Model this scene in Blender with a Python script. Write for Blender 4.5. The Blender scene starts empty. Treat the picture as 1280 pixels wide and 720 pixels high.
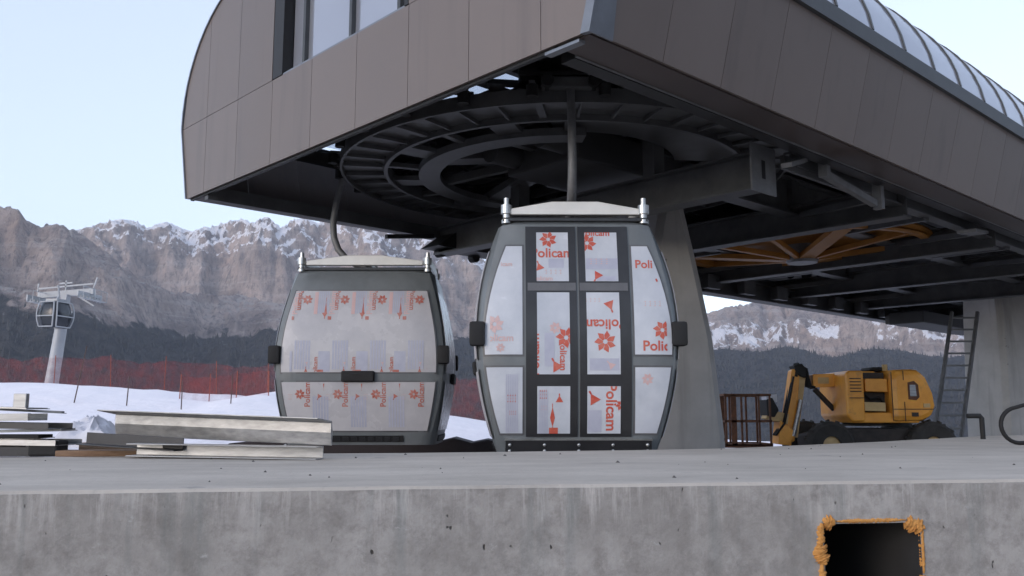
import bpy, bmesh, math, random
import numpy as np
from mathutils import Vector, Matrix
R = math.radians
PI = math.pi
random.seed(7)
rng = np.random.default_rng(11)
SC = bpy.context.scene
COL = SC.collection

# ------------------------------------------------------------------ camera, sky, sun, exposure
cam_d = bpy.data.cameras.new('camera'); cam = bpy.data.objects.new('camera', cam_d); COL.objects.link(cam)
cam.location = (0, 0, 1.55); cam.rotation_euler = (R(90 + 8.08), 0, 0)
cam_d.sensor_width = 36; cam_d.lens = 1107.5 / 1280 * 36
cam_d.clip_start = 0.05; cam_d.clip_end = 40000
SC.camera = cam
SUN_EL, SUN_AZ = R(12), R(222)      # azimuth clockwise from +Y: low in the haze, back left
world = bpy.data.worlds.new('World'); SC.world = world; world.use_nodes = True
wn = world.node_tree.nodes; wl = world.node_tree.links
sky = wn.new('ShaderNodeTexSky'); sky.sky_type = 'NISHITA'; sky.sun_disc = False
sky.sun_elevation = SUN_EL; sky.sun_rotation = SUN_AZ
sky.altitude = 1500; sky.air_density = 1.0; sky.dust_density = 0.6; sky.ozone_density = 2.0
hsv = wn.new('ShaderNodeHueSaturation'); hsv.inputs['Saturation'].default_value = 0.55
wl.new(sky.outputs[0], hsv.inputs['Color']); veil = wn.new('ShaderNodeMix'); veil.data_type = 'RGBA'; veil.inputs[0].default_value = 0.62      # even high-cloud veil
veil.inputs[7].default_value = (1.02, 1.17, 1.55, 1)
wl.new(hsv.outputs[0], veil.inputs[6]); wl.new(veil.outputs[2], wn['Background'].inputs[0])
wn['Background'].inputs[1].default_value = 0.15
sd = bpy.data.lights.new('sun', 'SUN'); sun = bpy.data.objects.new('sun', sd); COL.objects.link(sun)
sd.energy = 0.46; sd.angle = R(25); sd.color = (1.0, 0.84, 0.72)
sdir = Vector((math.sin(SUN_AZ) * math.cos(SUN_EL), math.cos(SUN_AZ) * math.cos(SUN_EL), math.sin(SUN_EL)))
sun.rotation_euler = (-sdir).to_track_quat('-Z', 'Y').to_euler(); sun.location = (-20, -20, 40)
SC.view_settings.view_transform = 'Standard'; SC.view_settings.look = 'None'
SC.view_settings.gamma = 1; SC.view_settings.use_curve_mapping = False
SC.view_settings.exposure = 2.05
SC.cycles.use_denoising = True
SC.cycles.max_bounces = 8; SC.cycles.diffuse_bounces = 4; SC.cycles.transparent_max_bounces = 12
SC.cycles.volume_bounces = 0
SC.cycles.sample_clamp_indirect = 6

# ------------------------------------------------------------------ materials
def mat(name, col, rough=0.6, metal=0.0, col2=None, scale=3.0, amt=0.5, detail=6.0, bump=0.0, bscale=None,
        rand=0.0, stretch=(1, 1, 1), streak=None, spec=0.5, spots=None, coat=0.0):
    m = bpy.data.materials.new(name); m.use_nodes = True
    nt = m.node_tree; N = nt.nodes; L = nt.links
    b = N['Principled BSDF']; b.inputs['Roughness'].default_value = rough; b.inputs['Metallic'].default_value = metal
    b.inputs['Specular IOR Level'].default_value = spec; b.inputs['Coat Weight'].default_value = coat
    tc = N.new('ShaderNodeTexCoord'); mp = N.new('ShaderNodeMapping'); mp.inputs['Scale'].default_value = stretch
    L.new(tc.outputs['Object'], mp.inputs[0])
    if col2 is None: col2 = tuple(c * 0.7 for c in col)
    n = N.new('ShaderNodeTexNoise'); n.inputs['Scale'].default_value = scale; n.inputs['Detail'].default_value = detail
    n.inputs['Roughness'].default_value = 0.62; L.new(mp.outputs[0], n.inputs['Vector'])
    rp = N.new('ShaderNodeValToRGB'); rp.color_ramp.elements[0].position = 0.5 - 0.5 * amt * 0.6; rp.color_ramp.elements[1].position = 0.5 + 0.5 * amt * 0.6
    rp.color_ramp.elements[0].color = (*col2, 1); rp.color_ramp.elements[1].color = (*col, 1)
    L.new(n.outputs[0], rp.inputs[0]); out = rp.outputs[0]
    def mixc(fac, a, bcol, mode='MIX'):
        x = N.new('ShaderNodeMix'); x.data_type = 'RGBA'; x.blend_type = mode
        if hasattr(fac, 'is_output'): L.new(fac, x.inputs[0])
        else: x.inputs[0].default_value = fac
        L.new(a, x.inputs[6])
        if hasattr(bcol, 'is_output'): L.new(bcol, x.inputs[7])
        else: x.inputs[7].default_value = (*bcol, 1)
        return x.outputs[2]
    def ramp(src, a, b_):
        r = N.new('ShaderNodeMapRange'); r.inputs[1].default_value = a; r.inputs[2].default_value = b_; L.new(src, r.inputs[0]); return r.outputs[0]
    if streak:                                   # (colour, scale_vec, lo, hi)
        ms = N.new('ShaderNodeMapping'); ms.inputs['Scale'].default_value = streak[1]; L.new(tc.outputs['Object'], ms.inputs[0])
        ns = N.new('ShaderNodeTexNoise'); ns.inputs['Scale'].default_value = 1; ns.inputs['Detail'].default_value = 5; L.new(ms.outputs[0], ns.inputs['Vector'])
        out = mixc(ramp(ns.outputs[0], streak[2], streak[3]), out, streak[0])
    if spots:                                    # (colour, scale, lo, hi)
        n2 = N.new('ShaderNodeTexNoise'); n2.inputs['Scale'].default_value = spots[1]; n2.inputs['Detail'].default_value = 3; L.new(tc.outputs['Object'], n2.inputs['Vector'])
        out = mixc(ramp(n2.outputs[0], spots[2], spots[3]), out, spots[0])
    if rand:
        oi = N.new('ShaderNodeObjectInfo'); mr = N.new('ShaderNodeMapRange'); L.new(oi.outputs['Random'], mr.inputs[0])
        mr.inputs[3].default_value = 1 - rand; mr.inputs[4].default_value = 1 + rand
        h = N.new('ShaderNodeHueSaturation'); L.new(mr.outputs[0], h.inputs['Value']); L.new(out, h.inputs['Color']); out = h.outputs[0]
    L.new(out, b.inputs['Base Color'])
    if bump:
        nb = N.new('ShaderNodeTexNoise'); nb.inputs['Scale'].default_value = bscale or scale * 4; nb.inputs['Detail'].default_value = 8
        L.new(mp.outputs[0], nb.inputs['Vector'])
        bp = N.new('ShaderNodeBump'); bp.inputs['Strength'].default_value = min(1.0, bump); bp.inputs['Distance'].default_value = 0.02
        L.new(nb.outputs[0], bp.inputs['Height']); L.new(bp.outputs[0], b.inputs['Normal'])
    rr = N.new('ShaderNodeMapRange'); rr.inputs[3].default_value = max(0.05, rough - 0.08); rr.inputs[4].default_value = min(1, rough + 0.08)
    L.new(n.outputs[0], rr.inputs[0]); L.new(rr.outputs[0], b.inputs['Roughness'])
    return m
M = {}
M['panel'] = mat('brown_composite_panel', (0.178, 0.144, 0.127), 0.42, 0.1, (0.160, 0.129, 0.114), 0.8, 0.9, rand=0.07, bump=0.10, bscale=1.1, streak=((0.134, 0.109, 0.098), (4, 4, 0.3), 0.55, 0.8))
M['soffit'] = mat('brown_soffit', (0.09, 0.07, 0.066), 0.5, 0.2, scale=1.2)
M['trim'] = mat('aluminium_trim', (0.22, 0.235, 0.26), 0.4, 0.5, (0.18, 0.19, 0.21), 4)
M['rail'] = mat('dark_grey_rail', (0.075, 0.08, 0.085), 0.5, 0.2, scale=2)
M['black'] = mat('black_steel', (0.018, 0.018, 0.02), 0.55, 0.1, scale=4)
M['machine'] = mat('painted_dark_machine_steel', (0.10, 0.102, 0.106), 0.55, 0.1, (0.066, 0.067, 0.07), 3, bump=0.04)
M['machine_light'] = mat('galvanised_machine_steel', (0.22, 0.225, 0.23), 0.5, 0.3, (0.16, 0.16, 0.17), 5)
M['deck'] = mat('dark_deck_plate', (0.045, 0.045, 0.047), 0.7, 0.1, scale=1.5)
M['rubber'] = mat('black_rubber', (0.014, 0.014, 0.015), 0.75, 0, scale=8, bump=0.1)
M['wheel'] = mat('orange_bullwheel_paint', (0.42, 0.185, 0.03), 0.55, 0.0, (0.32, 0.13, 0.02), 2, rand=0.04)
M['pier'] = mat('pier_concrete', (0.48, 0.46, 0.435), 0.85, 0, (0.39, 0.372, 0.35), 1.4, bump=0.15, bscale=9,
                streak=((0.33, 0.315, 0.295), (5, 5, 0.35), 0.55, 0.75), spots=((0.16, 0.155, 0.15), 5, 0.72, 0.76))
M['frame_film'] = mat('film_covered_frame', (0.19, 0.205, 0.21), 0.38, 0.0, (0.125, 0.138, 0.143), 2.2, 0.9, bump=0.06, bscale=7)
M['door_black'] = mat('black_door_profile', (0.02, 0.02, 0.022), 0.35, 0.0, (0.03, 0.03, 0.032), 3)
M['film_grey'] = mat('grey_film_strip', (0.13, 0.13, 0.135), 0.4, 0, (0.09, 0.09, 0.095), 3)
M['pane'] = mat('white_filmed_pane', (0.62, 0.64, 0.68), 0.25, 0.0, (0.43, 0.46, 0.51), 1.9, 0.8, bump=0.4, bscale=4.5,
                streak=((0.5, 0.52, 0.58), (3.5, 3.5, 0.7), 0.52, 0.75))
M['pane_warm'] = mat('warm_white_filmed_pane', (0.58, 0.565, 0.57), 0.27, 0.0, (0.42, 0.41, 0.43), 1.5, 0.8, bump=0.4, bscale=4.0)
M['beam_white'] = mat('white_coated_steel', (0.8, 0.79, 0.75), 0.4, 0.1, (0.72, 0.71, 0.67), 4)
M['galv'] = mat('galvanised_steel', (0.45, 0.455, 0.46), 0.4, 0.7, (0.29, 0.295, 0.30), 6, stretch=(0.4, 4, 4))
M['red_print'] = mat('red_film_print', (0.50, 0.055, 0.03), 0.45, 0, (0.56, 0.16, 0.11), 11, 0.6)
M['muted_red'] = mat('muted_red_film_print', (0.43, 0.095, 0.06), 0.45, 0, (0.5, 0.24, 0.2), 10, 0.6)
M['pale_red'] = mat('pale_red_film_print', (0.62, 0.4, 0.38), 0.45, 0, (0.58, 0.42, 0.41), 9)
M['blue_print'] = mat('grey_blue_film_print', (0.40, 0.41, 0.50), 0.4, 0, (0.45, 0.46, 0.54), 9)
M['bolt'] = mat('bright_bolt_steel', (0.62, 0.62, 0.6), 0.3, 0.8, scale=10)
M['concrete'] = None
M['foam'] = mat('orange_polyurethane_foam', (0.68, 0.34, 0.1), 0.85, 0, (0.5, 0.22, 0.05), 18, 0.9, bump=0.7, bscale=45)
M['lift_paint'] = mat('amber_lift_paint', (0.86, 0.39, 0.055), 0.4, 0.0, (0.74, 0.31, 0.04), 3, rand=0.0, coat=0.1,
                      spots=((0.42, 0.21, 0.06), 4, 0.6, 0.8))
M['lift_tan'] = mat('faded_tan_paint', (0.6, 0.42, 0.2), 0.6, 0, (0.5, 0.34, 0.15), 4)
M['rust'] = mat('rusty_cage_steel', (0.17, 0.075, 0.04), 0.75, 0.2, (0.09, 0.045, 0.03), 9, bump=0.2)
M['tyre'] = mat('muddy_tyre', (0.05, 0.046, 0.042), 0.9, 0, (0.03, 0.028, 0.026), 6, bump=0.4)
M['chassis'] = mat('dirty_chassis', (0.06, 0.05, 0.045), 0.8, 0.1, (0.03, 0.027, 0.025), 4)
M['wood'] = mat('brown_timber', (0.27, 0.17, 0.1), 0.8, 0, (0.17, 0.1, 0.06), 3, stretch=(1, 8, 8), bump=0.2)
M['white_wrap'] = mat('white_plastic_wrap', (0.75, 0.74, 0.77), 0.35, 0, (0.5, 0.5, 0.56), 3, 0.9, bump=0.5, bscale=6)
M['ladder'] = mat('weathered_aluminium', (0.2, 0.2, 0.2), 0.5, 0.4, scale=5)
M['tower'] = mat('galvanised_tower', (0.42, 0.43, 0.44), 0.55, 0.2, (0.35, 0.36, 0.37), 0.8)
M['cab_dark'] = mat('smoked_cabin_glass', (0.03, 0.035, 0.045), 0.2, 0, scale=1)
M['fence_pole'] = mat('dark_fence_pole', (0.08, 0.05, 0.045), 0.6, 0, scale=4)
M['orange_pole'] = mat('orange_fence_pole', (0.3, 0.08, 0.05), 0.6, 0, scale=4)
M['sheet_dark'] = mat('dark_coated_sheet', (0.055, 0.055, 0.058), 0.5, 0.2, scale=3)
M['pebble'] = mat('concrete_crumbs', (0.1, 0.095, 0.09), 0.9, 0, scale=20)

def glass_mat():
    m = bpy.data.materials.new('milky_polycarbonate'); m.use_nodes = True; nt = m.node_tree; N = nt.nodes; L = nt.links
    b = N['Principled BSDF']; b.inputs['Base Color'].default_value = (0.58, 0.60, 0.66, 1); b.inputs['Roughness'].default_value = 0.12; b.inputs['Metallic'].default_value = 0.55
    tr = N.new('ShaderNodeBsdfTranslucent'); tr.inputs[0].default_value = (0.82, 0.84, 0.9, 1)
    mx = N.new('ShaderNodeMixShader'); mx.inputs[0].default_value = 0.5
    tc = N.new('ShaderNodeTexCoord'); n = N.new('ShaderNodeTexNoise'); n.inputs['Scale'].default_value = 0.9; L.new(tc.outputs['Object'], n.inputs['Vector'])
    mr = N.new('ShaderNodeMapRange'); mr.inputs[3].default_value = 0.27; mr.inputs[4].default_value = 0.42; L.new(n.outputs[0], mr.inputs[0]); L.new(mr.outputs[0], mx.inputs[0])
    L.new(b.outputs[0], mx.inputs[1]); L.new(tr.outputs[0], mx.inputs[2]); L.new(mx.outputs[0], N['Material Output'].inputs[0])
    return m
M['glass'] = glass_mat()
def clear_glass():
    m = bpy.data.materials.new('clear_glass'); m.use_nodes = True; N = m.node_tree.nodes; L = m.node_tree.links
    t = N.new('ShaderNodeBsdfTransparent'); t.inputs[0].default_value = (0.9, 0.92, 0.95, 1); b = N['Principled BSDF']; b.inputs['Roughness'].default_value = 0.08; b.inputs['Base Color'].default_value = (0.5, 0.53, 0.56, 1)
    n = N.new('ShaderNodeTexNoise'); n.inputs['Scale'].default_value = 1.5; mr = N.new('ShaderNodeMapRange'); mr.inputs[3].default_value = 0.15; mr.inputs[4].default_value = 0.35; L.new(n.outputs[0], mr.inputs[0])
    mx = N.new('ShaderNodeMixShader'); L.new(mr.outputs[0], mx.inputs[0]); L.new(t.outputs[0], mx.inputs[1]); L.new(b.outputs[0], mx.inputs[2]); L.new(mx.outputs[0], N['Material Output'].inputs[0]); return m
M['clear_glass'] = clear_glass()
def net_mat():
    m = bpy.data.materials.new('red_safety_net'); m.use_nodes = True; nt = m.node_tree; N = nt.nodes; L = nt.links
    b = N['Principled BSDF']; b.inputs['Base Color'].default_value = (0.30, 0.045, 0.04, 1); b.inputs['Roughness'].default_value = 0.8
    t = N.new('ShaderNodeBsdfTransparent'); mx = N.new('ShaderNodeMixShader')
    tc = N.new('ShaderNodeTexCoord'); n = N.new('ShaderNodeTexNoise'); n.inputs['Scale'].default_value = 2.2; n.inputs['Detail'].default_value = 8; n.inputs['Roughness'].default_value = 0.7; L.new(tc.outputs['Object'], n.inputs['Vector'])
    mr = N.new('ShaderNodeMapRange'); mr.inputs[1].default_value = 0.3; mr.inputs[2].default_value = 0.7; mr.inputs[3].default_value = 0.03; mr.inputs[4].default_value = 0.40
    L.new(n.outputs[0], mr.inputs[0]); L.new(mr.outputs[0], mx.inputs[0])
    L.new(t.outputs[0], mx.inputs[1]); L.new(b.outputs[0], mx.inputs[2]); L.new(mx.outputs[0], N['Material Output'].inputs[0])
    return m
M['net'] = net_mat()

def concrete_mat():
    m = bpy.data.materials.new('cast_concrete'); m.use_nodes = True; nt = m.node_tree; N = nt.nodes; L = nt.links
    b = N['Principled BSDF']; b.inputs['Roughness'].default_value = 0.88; b.inputs['Specular IOR Level'].default_value = 0.3
    tc = N.new('ShaderNodeTexCoord'); ge = N.new('ShaderNodeNewGeometry')
    def noise(scale, detail=6, vec=None, rough=0.6):
        n = N.new('ShaderNodeTexNoise'); n.inputs['Scale'].default_value = scale; n.inputs['Detail'].default_value = detail; n.inputs['Roughness'].default_value = rough
        L.new(vec or tc.outputs['Object'], n.inputs['Vector']); return n.outputs[0]
    def mapping(s):
        mp = N.new('ShaderNodeMapping'); mp.inputs['Scale'].default_value = s; L.new(tc.outputs['Object'], mp.inputs[0]); return mp.outputs[0]
    def rng_(src, a, b_, c=0.0, d=1.0):
        r = N.new('ShaderNodeMapRange'); r.inputs[1].default_value = a; r.inputs[2].default_value = b_; r.inputs[3].default_value = c; r.inputs[4].default_value = d; L.new(src, r.inputs[0]); return r.outputs[0]
    def mix(f, a, c):
        x = N.new('ShaderNodeMix'); x.data_type = 'RGBA'; L.new(f, x.inputs[0])
        for i, v in ((6, a), (7, c)):
            if hasattr(v, 'is_output'): L.new(v, x.inputs[i])
            else: x.inputs[i].default_value = (*v, 1)
        return x.outputs[2]
    def mul(a, c):
        x = N.new('ShaderNodeMath'); x.operation = 'MULTIPLY'; L.new(a, x.inputs[0]); L.new(c, x.inputs[1]); return x.outputs[0]
    sx = N.new('ShaderNodeSeparateXYZ'); L.new(ge.outputs['Normal'], sx.inputs[0])
    top = rng_(sx.outputs[2], 0.4, 0.8)
    base_w = mix(rng_(noise(1.6, 10, rough=0.74), 0.40, 0.62), (0.30, 0.284, 0.266), (0.44, 0.42, 0.398))
    base_w = mix(rng_(noise(7, 8, rough=0.75), 0.46, 0.66, 0, 0.85), base_w, (0.225, 0.21, 0.195))
    # lime runs down from the top edge
    so = N.new('ShaderNodeSeparateXYZ'); L.new(tc.outputs['Object'], so.inputs[0])
    near = rng_(so.outputs[2], 0.92, 1.16)
    runs = rng_(noise(1, 7, mapping((15, 1, 1.3)), 0.75), 0.5, 0.68)
    base_w = mix(mul(mul(runs, near), rng_(noise(0.9, 2), 0.35, 0.6)), base_w, (0.66, 0.63, 0.6))
    drk = rng_(noise(1, 5, mapping((7, 1, 0.5)), 0.6), 0.55, 0.72, 0, 0.45)
    base_w = mix(mul(drk, rng_(so.outputs[2], 0.35, 1.0)), base_w, (0.16, 0.185, 0.18))
    fleck = rng_(noise(3.2, 6, mapping((2, 1, 3)), 0.8), 0.62, 0.70, 0, 0.7)
    base_w = mix(fleck, base_w, (0.48, 0.47, 0.46))
    pits = rng_(noise(16, 2, mapping((1, 1, 0.6))), 0.70, 0.73)
    base_w = mix(pits, base_w, (0.06, 0.055, 0.05))
    base_t = mix(rng_(noise(1.0, 9, mapping((0.7, 1.6, 1)), 0.66), 0.34, 0.68), (0.41, 0.366, 0.313), (0.56, 0.503, 0.435))
    base_t = mix(rng_(noise(26, 4), 0.55, 0.8, 0, 0.5), base_t, (0.30, 0.28, 0.255))
    base_t = mix(rng_(noise(2.6, 4), 0.68, 0.73, 0, 0.6), base_t, (0.25, 0.24, 0.225))
    L.new(mix(top, base_w, base_t), b.inputs['Base Color'])
    bp = N.new('ShaderNodeBump'); bp.inputs['Strength'].default_value = 0.5; bp.inputs['Distance'].default_value = 0.02
    ad = N.new('ShaderNodeMath'); L.new(noise(9, 10, rough=0.7), ad.inputs[0])
    L.new(rng_(pits, 0, 1, 0, -1.2), ad.inputs[1]); L.new(ad.outputs[0], bp.inputs['Height']); L.new(bp.outputs[0], b.inputs['Normal'])
    return m
M['concrete'] = concrete_mat()

def snow_ground_mat():
    m = bpy.data.materials.new('trampled_snow'); m.use_nodes = True; nt = m.node_tree; N = nt.nodes; L = nt.links
    b = N['Principled BSDF']; b.inputs['Roughness'].default_value = 0.75
    tc = N.new('ShaderNodeTexCoord'); n = N.new('ShaderNodeTexNoise'); n.inputs['Scale'].default_value = 0.22; n.inputs['Detail'].default_value = 9; n.inputs['Roughness'].default_value = 0.65
    L.new(tc.outputs['Object'], n.inputs['Vector'])
    sp = N.new('ShaderNodeSeparateXYZ'); L.new(tc.outputs['Object'], sp.inputs[0])
    # worked site ground (earth) close to the station, clean snow further out
    y = N.new('ShaderNodeMapRange'); y.inputs[1].default_value = 17; y.inputs[2].default_value = 27; y.inputs[3].default_value = -0.15; y.inputs[4].default_value = 0.5; L.new(sp.outputs[1], y.inputs[0])
    xx = N.new('ShaderNodeMapRange'); xx.inputs[1].default_value = -3; xx.inputs[2].default_value = 3; xx.inputs[3].default_value = 0; xx.inputs[4].default_value = -0.22; L.new(sp.outputs[0], xx.inputs[0])
    s0 = N.new('ShaderNodeMath'); L.new(y.outputs[0], s0.inputs[0]); L.new(xx.outputs[0], s0.inputs[1])
    s = N.new('ShaderNodeMath'); L.new(s0.outputs[0], s.inputs[0]); L.new(n.outputs[0], s.inputs[1])
    r = N.new('ShaderNodeMapRange'); r.inputs[1].default_value = 0.5; r.inputs[2].default_value = 0.68; L.new(s.outputs[0], r.inputs[0])
    x = N.new('ShaderNodeMix'); x.data_type = 'RGBA'; L.new(r.outputs[0], x.inputs[0])
    x.inputs[6].default_value = (0.13, 0.11, 0.1, 1); x.inputs[7].default_value = (0.88, 0.83, 0.84, 1)
    L.new(x.outputs[2], b.inputs['Base Color'])
    bp = N.new('ShaderNodeBump'); bp.inputs['Strength'].default_value = 0.6; bp.inputs['Distance'].default_value = 0.15
    n2 = N.new('ShaderNodeTexNoise'); n2.inputs['Scale'].default_value = 1.5; n2.inputs['Detail'].default_value = 8; L.new(tc.outputs['Object'], n2.inputs['Vector'])
    L.new(n2.outputs[0], bp.inputs['Height']); L.new(bp.outputs[0], b.inputs['Normal'])
    return m
M['snow'] = snow_ground_mat()

# ------------------------------------------------------------------ mesh helpers
def tag(o, label=None, cat=None, group=None, kind=None):
    for k, v in (('label', label), ('category', cat), ('group', group), ('kind', kind)):
        if v: o[k] = v
    return o
def empty(name, loc=(0, 0, 0), rz=0.0, label=None, cat=None, group=None):
    o = bpy.data.objects.new(name, None); COL.objects.link(o); o.location = loc; o.rotation_euler = (0, 0, rz); o.empty_display_size = 0.2
    return tag(o, label, cat, group)
class MB:
    def __init__(s): s.v = []; s.f = []
    def add(s, vs, fs):
        b = len(s.v); s.v += [tuple(map(float, p)) for p in vs]; s.f += [tuple(i + b for i in f) for f in fs]; return s
    def box(s, x0, x1, y0, y1, z0, z1, rot=None, c=0.0):
        if c <= 0:
            vs = [(x, y, z) for x in (x0, x1) for y in (y0, y1) for z in (z0, z1)]
            fs = [(0, 1, 3, 2), (4, 6, 7, 5), (0, 4, 5, 1), (2, 3, 7, 6), (0, 2, 6, 4), (1, 5, 7, 3)]
            if rot is not None:
                ce = Vector(((x0 + x1) / 2, (y0 + y1) / 2, (z0 + z1) / 2)); vs = [ce + rot @ (Vector(p) - ce) for p in vs]
            return s.add(vs, fs)
        bm = bmesh.new(); bmesh.ops.create_cube(bm, size=1)
        bmesh.ops.scale(bm, vec=(x1 - x0, y1 - y0, z1 - z0), verts=bm.verts)
        bmesh.ops.bevel(bm, geom=list(bm.edges), offset=c, segments=2, affect='EDGES', profile=0.6)
        ce = Vector(((x0 + x1) / 2, (y0 + y1) / 2, (z0 + z1) / 2))
        bm.verts.index_update()
        s.add([ce + ((rot @ v.co) if rot is not None else v.co) for v in bm.verts], [[v.index for v in f.verts] for f in bm.faces]); bm.free(); return s
    def bar(s, p, q, w, h, up=(0, 0, 1)):
        p = Vector(p); q = Vector(q); d = (q - p).normalized(); u = Vector(up)
        sd_ = d.cross(u)
        if sd_.length < 1e-4: sd_ = d.cross(Vector((1, 0, 0)))
        sd_.normalize(); u = sd_.cross(d).normalized()
        vs = []
        for e in (p, q):
            for a, b in ((-1, -1), (1, -1), (1, 1), (-1, 1)): vs.append(e + sd_ * a * w / 2 + u * b * h / 2)
        return s.add(vs, [(0, 1, 2, 3), (7, 6, 5, 4), (0, 4, 5, 1), (1, 5, 6, 2), (2, 6, 7, 3), (3, 7, 4, 0)])
    def tube(s, pts, r, n=8, cap=True):
        pts = [Vector(p) for p in pts]; rs = r if isinstance(r, (list, tuple)) else [r] * len(pts)
        rings = []; ref = None
        for i, p in enumerate(pts):
            d = (pts[min(i + 1, len(pts) - 1)] - pts[max(i - 1, 0)]).normalized()
            if ref is None: ref = d.orthogonal().normalized()
            ref = (ref - d * ref.dot(d)).normalized(); w = d.cross(ref)
            rings.append([p + (ref * math.cos(2 * PI * k / n) + w * math.sin(2 * PI * k / n)) * rs[i] for k in range(n)])
        vs = [q for rg in rings for q in rg]
        fs = [(i * n + k, i * n + (k + 1) % n, (i + 1) * n + (k + 1) % n, (i + 1) * n + k) for i in range(len(pts) - 1) for k in range(n)]
        if cap: fs += [tuple(range(n - 1, -1, -1)), tuple((len(pts) - 1) * n + k for k in range(n))]
        return s.add(vs, fs)
    def cyl(s, p, q, r, n=12): return s.tube([p, q], r, n)
    def lathe(s, prof, n=24, o=(0, 0, 0), ax=(0, 0, 1), closed=False):
        ax = Vector(ax).normalized(); u = ax.orthogonal().normalized(); w = ax.cross(u); o = Vector(o); m = len(prof)
        vs = [o + ax * z + (u * math.cos(2 * PI * k / n) + w * math.sin(2 * PI * k / n)) * r for k in range(n) for r, z in prof]
        mm = m if closed else m - 1
        fs = [(k * m + i, ((k + 1) % n) * m + i, ((k + 1) % n) * m + (i + 1) % m, k * m + (i + 1) % m) for k in range(n) for i in range(mm)]
        return s.add(vs, fs)
    def prism(s, pts, off):
        """polygon (3-D points) extruded by the vector off"""
        n = len(pts); off = Vector(off); a = [Vector(p) for p in pts]
        return s.add(a + [p + off for p in a], [tuple(range(n - 1, -1, -1)), tuple(range(n, 2 * n))] + [(i, (i + 1) % n, (i + 1) % n + n, i + n) for i in range(n)])
    def ribbon(s, pa, pb, t):
        """solid strip between polylines pa and pb, thickness vector t"""
        n = len(pa); t = Vector(t); a = [Vector(p) for p in pa]; b = [Vector(p) for p in pb]
        vs = a + b + [p + t for p in a] + [p + t for p in b]; fs = []
        for i in range(n - 1):
            fs += [(i, i + 1, n + i + 1, n + i), (2 * n + i, 3 * n + i, 3 * n + i + 1, 2 * n + i + 1),
                   (i, 2 * n + i, 2 * n + i + 1, i + 1), (n + i, n + i + 1, 3 * n + i + 1, 3 * n + i)]
        fs += [(0, n, 3 * n, 2 * n), (n - 1, 3 * n - 1, 4 * n - 1, 2 * n - 1)]
        return s.add(vs, fs)
    def build(s, name, m, parent=None, smooth=None, bevel=0.0, loc=None):
        me = bpy.data.meshes.new(name); me.from_pydata(s.v, [], s.f); me.update()
        bm = bmesh.new(); bm.from_mesh(me); bmesh.ops.recalc_face_normals(bm, faces=bm.faces); bm.to_mesh(me); bm.free()
        me.materials.append(M[m] if isinstance(m, str) else m)
        if smooth is not None:
            me.polygons.foreach_set('use_smooth', [True] * len(me.polygons)); me.set_sharp_from_angle(angle=R(smooth))
        o = bpy.data.objects.new(name, me); COL.objects.link(o)
        if parent: o.parent = parent
        if loc: o.location = loc
        if bevel:
            md = o.modifiers.new('bevel', 'BEVEL'); md.width = bevel; md.segments = 2; md.limit_method = 'ANGLE'; md.angle_limit = R(40)
        return o
def copy_tree(o, parent=None):
    c = o.copy(); COL.objects.link(c); c.parent = parent
    for ch in o.children: copy_tree(ch, c)
    return c

# ------------------------------------------------------------------ noise
def _h(ix, iy, seed):
    n = (ix.astype(np.int64) * 374761393 + iy.astype(np.int64) * 668265263 + seed * 974711) & 0xffffffff
    n = ((n ^ (n >> 13)) * 1274126177) & 0xffffffff
    return ((n ^ (n >> 16)) & 0xffff) / 65535.0
def vnoise(x, y, seed=0):
    ix = np.floor(x); iy = np.floor(y); fx = x - ix; fy = y - iy
    fx = fx ** 3 * (fx * (fx * 6 - 15) + 10); fy = fy ** 3 * (fy * (fy * 6 - 15) + 10)
    a = _h(ix, iy, seed); b = _h(ix + 1, iy, seed); c = _h(ix, iy + 1, seed); d = _h(ix + 1, iy + 1, seed)
    return (a + (b - a) * fx) * (1 - fy) + (c + (d - c) * fx) * fy
def fbm(x, y, o=5, seed=0, ridged=False, gain=0.5):
    t = np.zeros_like(x); a = 1.0; s = 0.0
    for i in range(o):
        n = vnoise(x, y, seed + i * 17)
        if ridged: n = 1 - np.abs(2 * n - 1)
        t += n * a; s += a; a *= gain; x, y = x * 2.03 + 13.7, y * 2.03 + 7.1
    return t / s

# ------------------------------------------------------------------ ground, mountains, forest
def ground_z(x, y):
    x = np.asarray(x, float); y = np.asarray(y, float)
    site = np.clip((y - 7) / 5, 0, 1) * 0.35
    crest = np.interp(x, [-60, -22, -15.5, -11, -9.3, -6, -2, 1, 4, 60], [3.2, 2.78, 2.62, 2.2, 2.5, 1.9, 1.32, 0.75, 0.4, 0.3])
    rise = np.clip((y - 15) / 23, 0, 1); rise = rise * rise * (3 - 2 * rise)
    bank = np.maximum(crest - 0.35, 0) * rise
    lump = (fbm(x * 0.35, y * 0.35, 4, 3) - 0.5) * 0.35 * np.clip((y - 13) / 8, 0, 1)
    drop = np.where(y > 39, -(np.clip(y - 39, 0, 400) ** 1.25) * 0.075, 0)
    drop = np.where(y > 439, drop - 40, drop)
    side = np.maximum(np.abs(x) - 90, 0) * -0.05
    return site + bank + lump + drop + np.maximum(side, -60)
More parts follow.
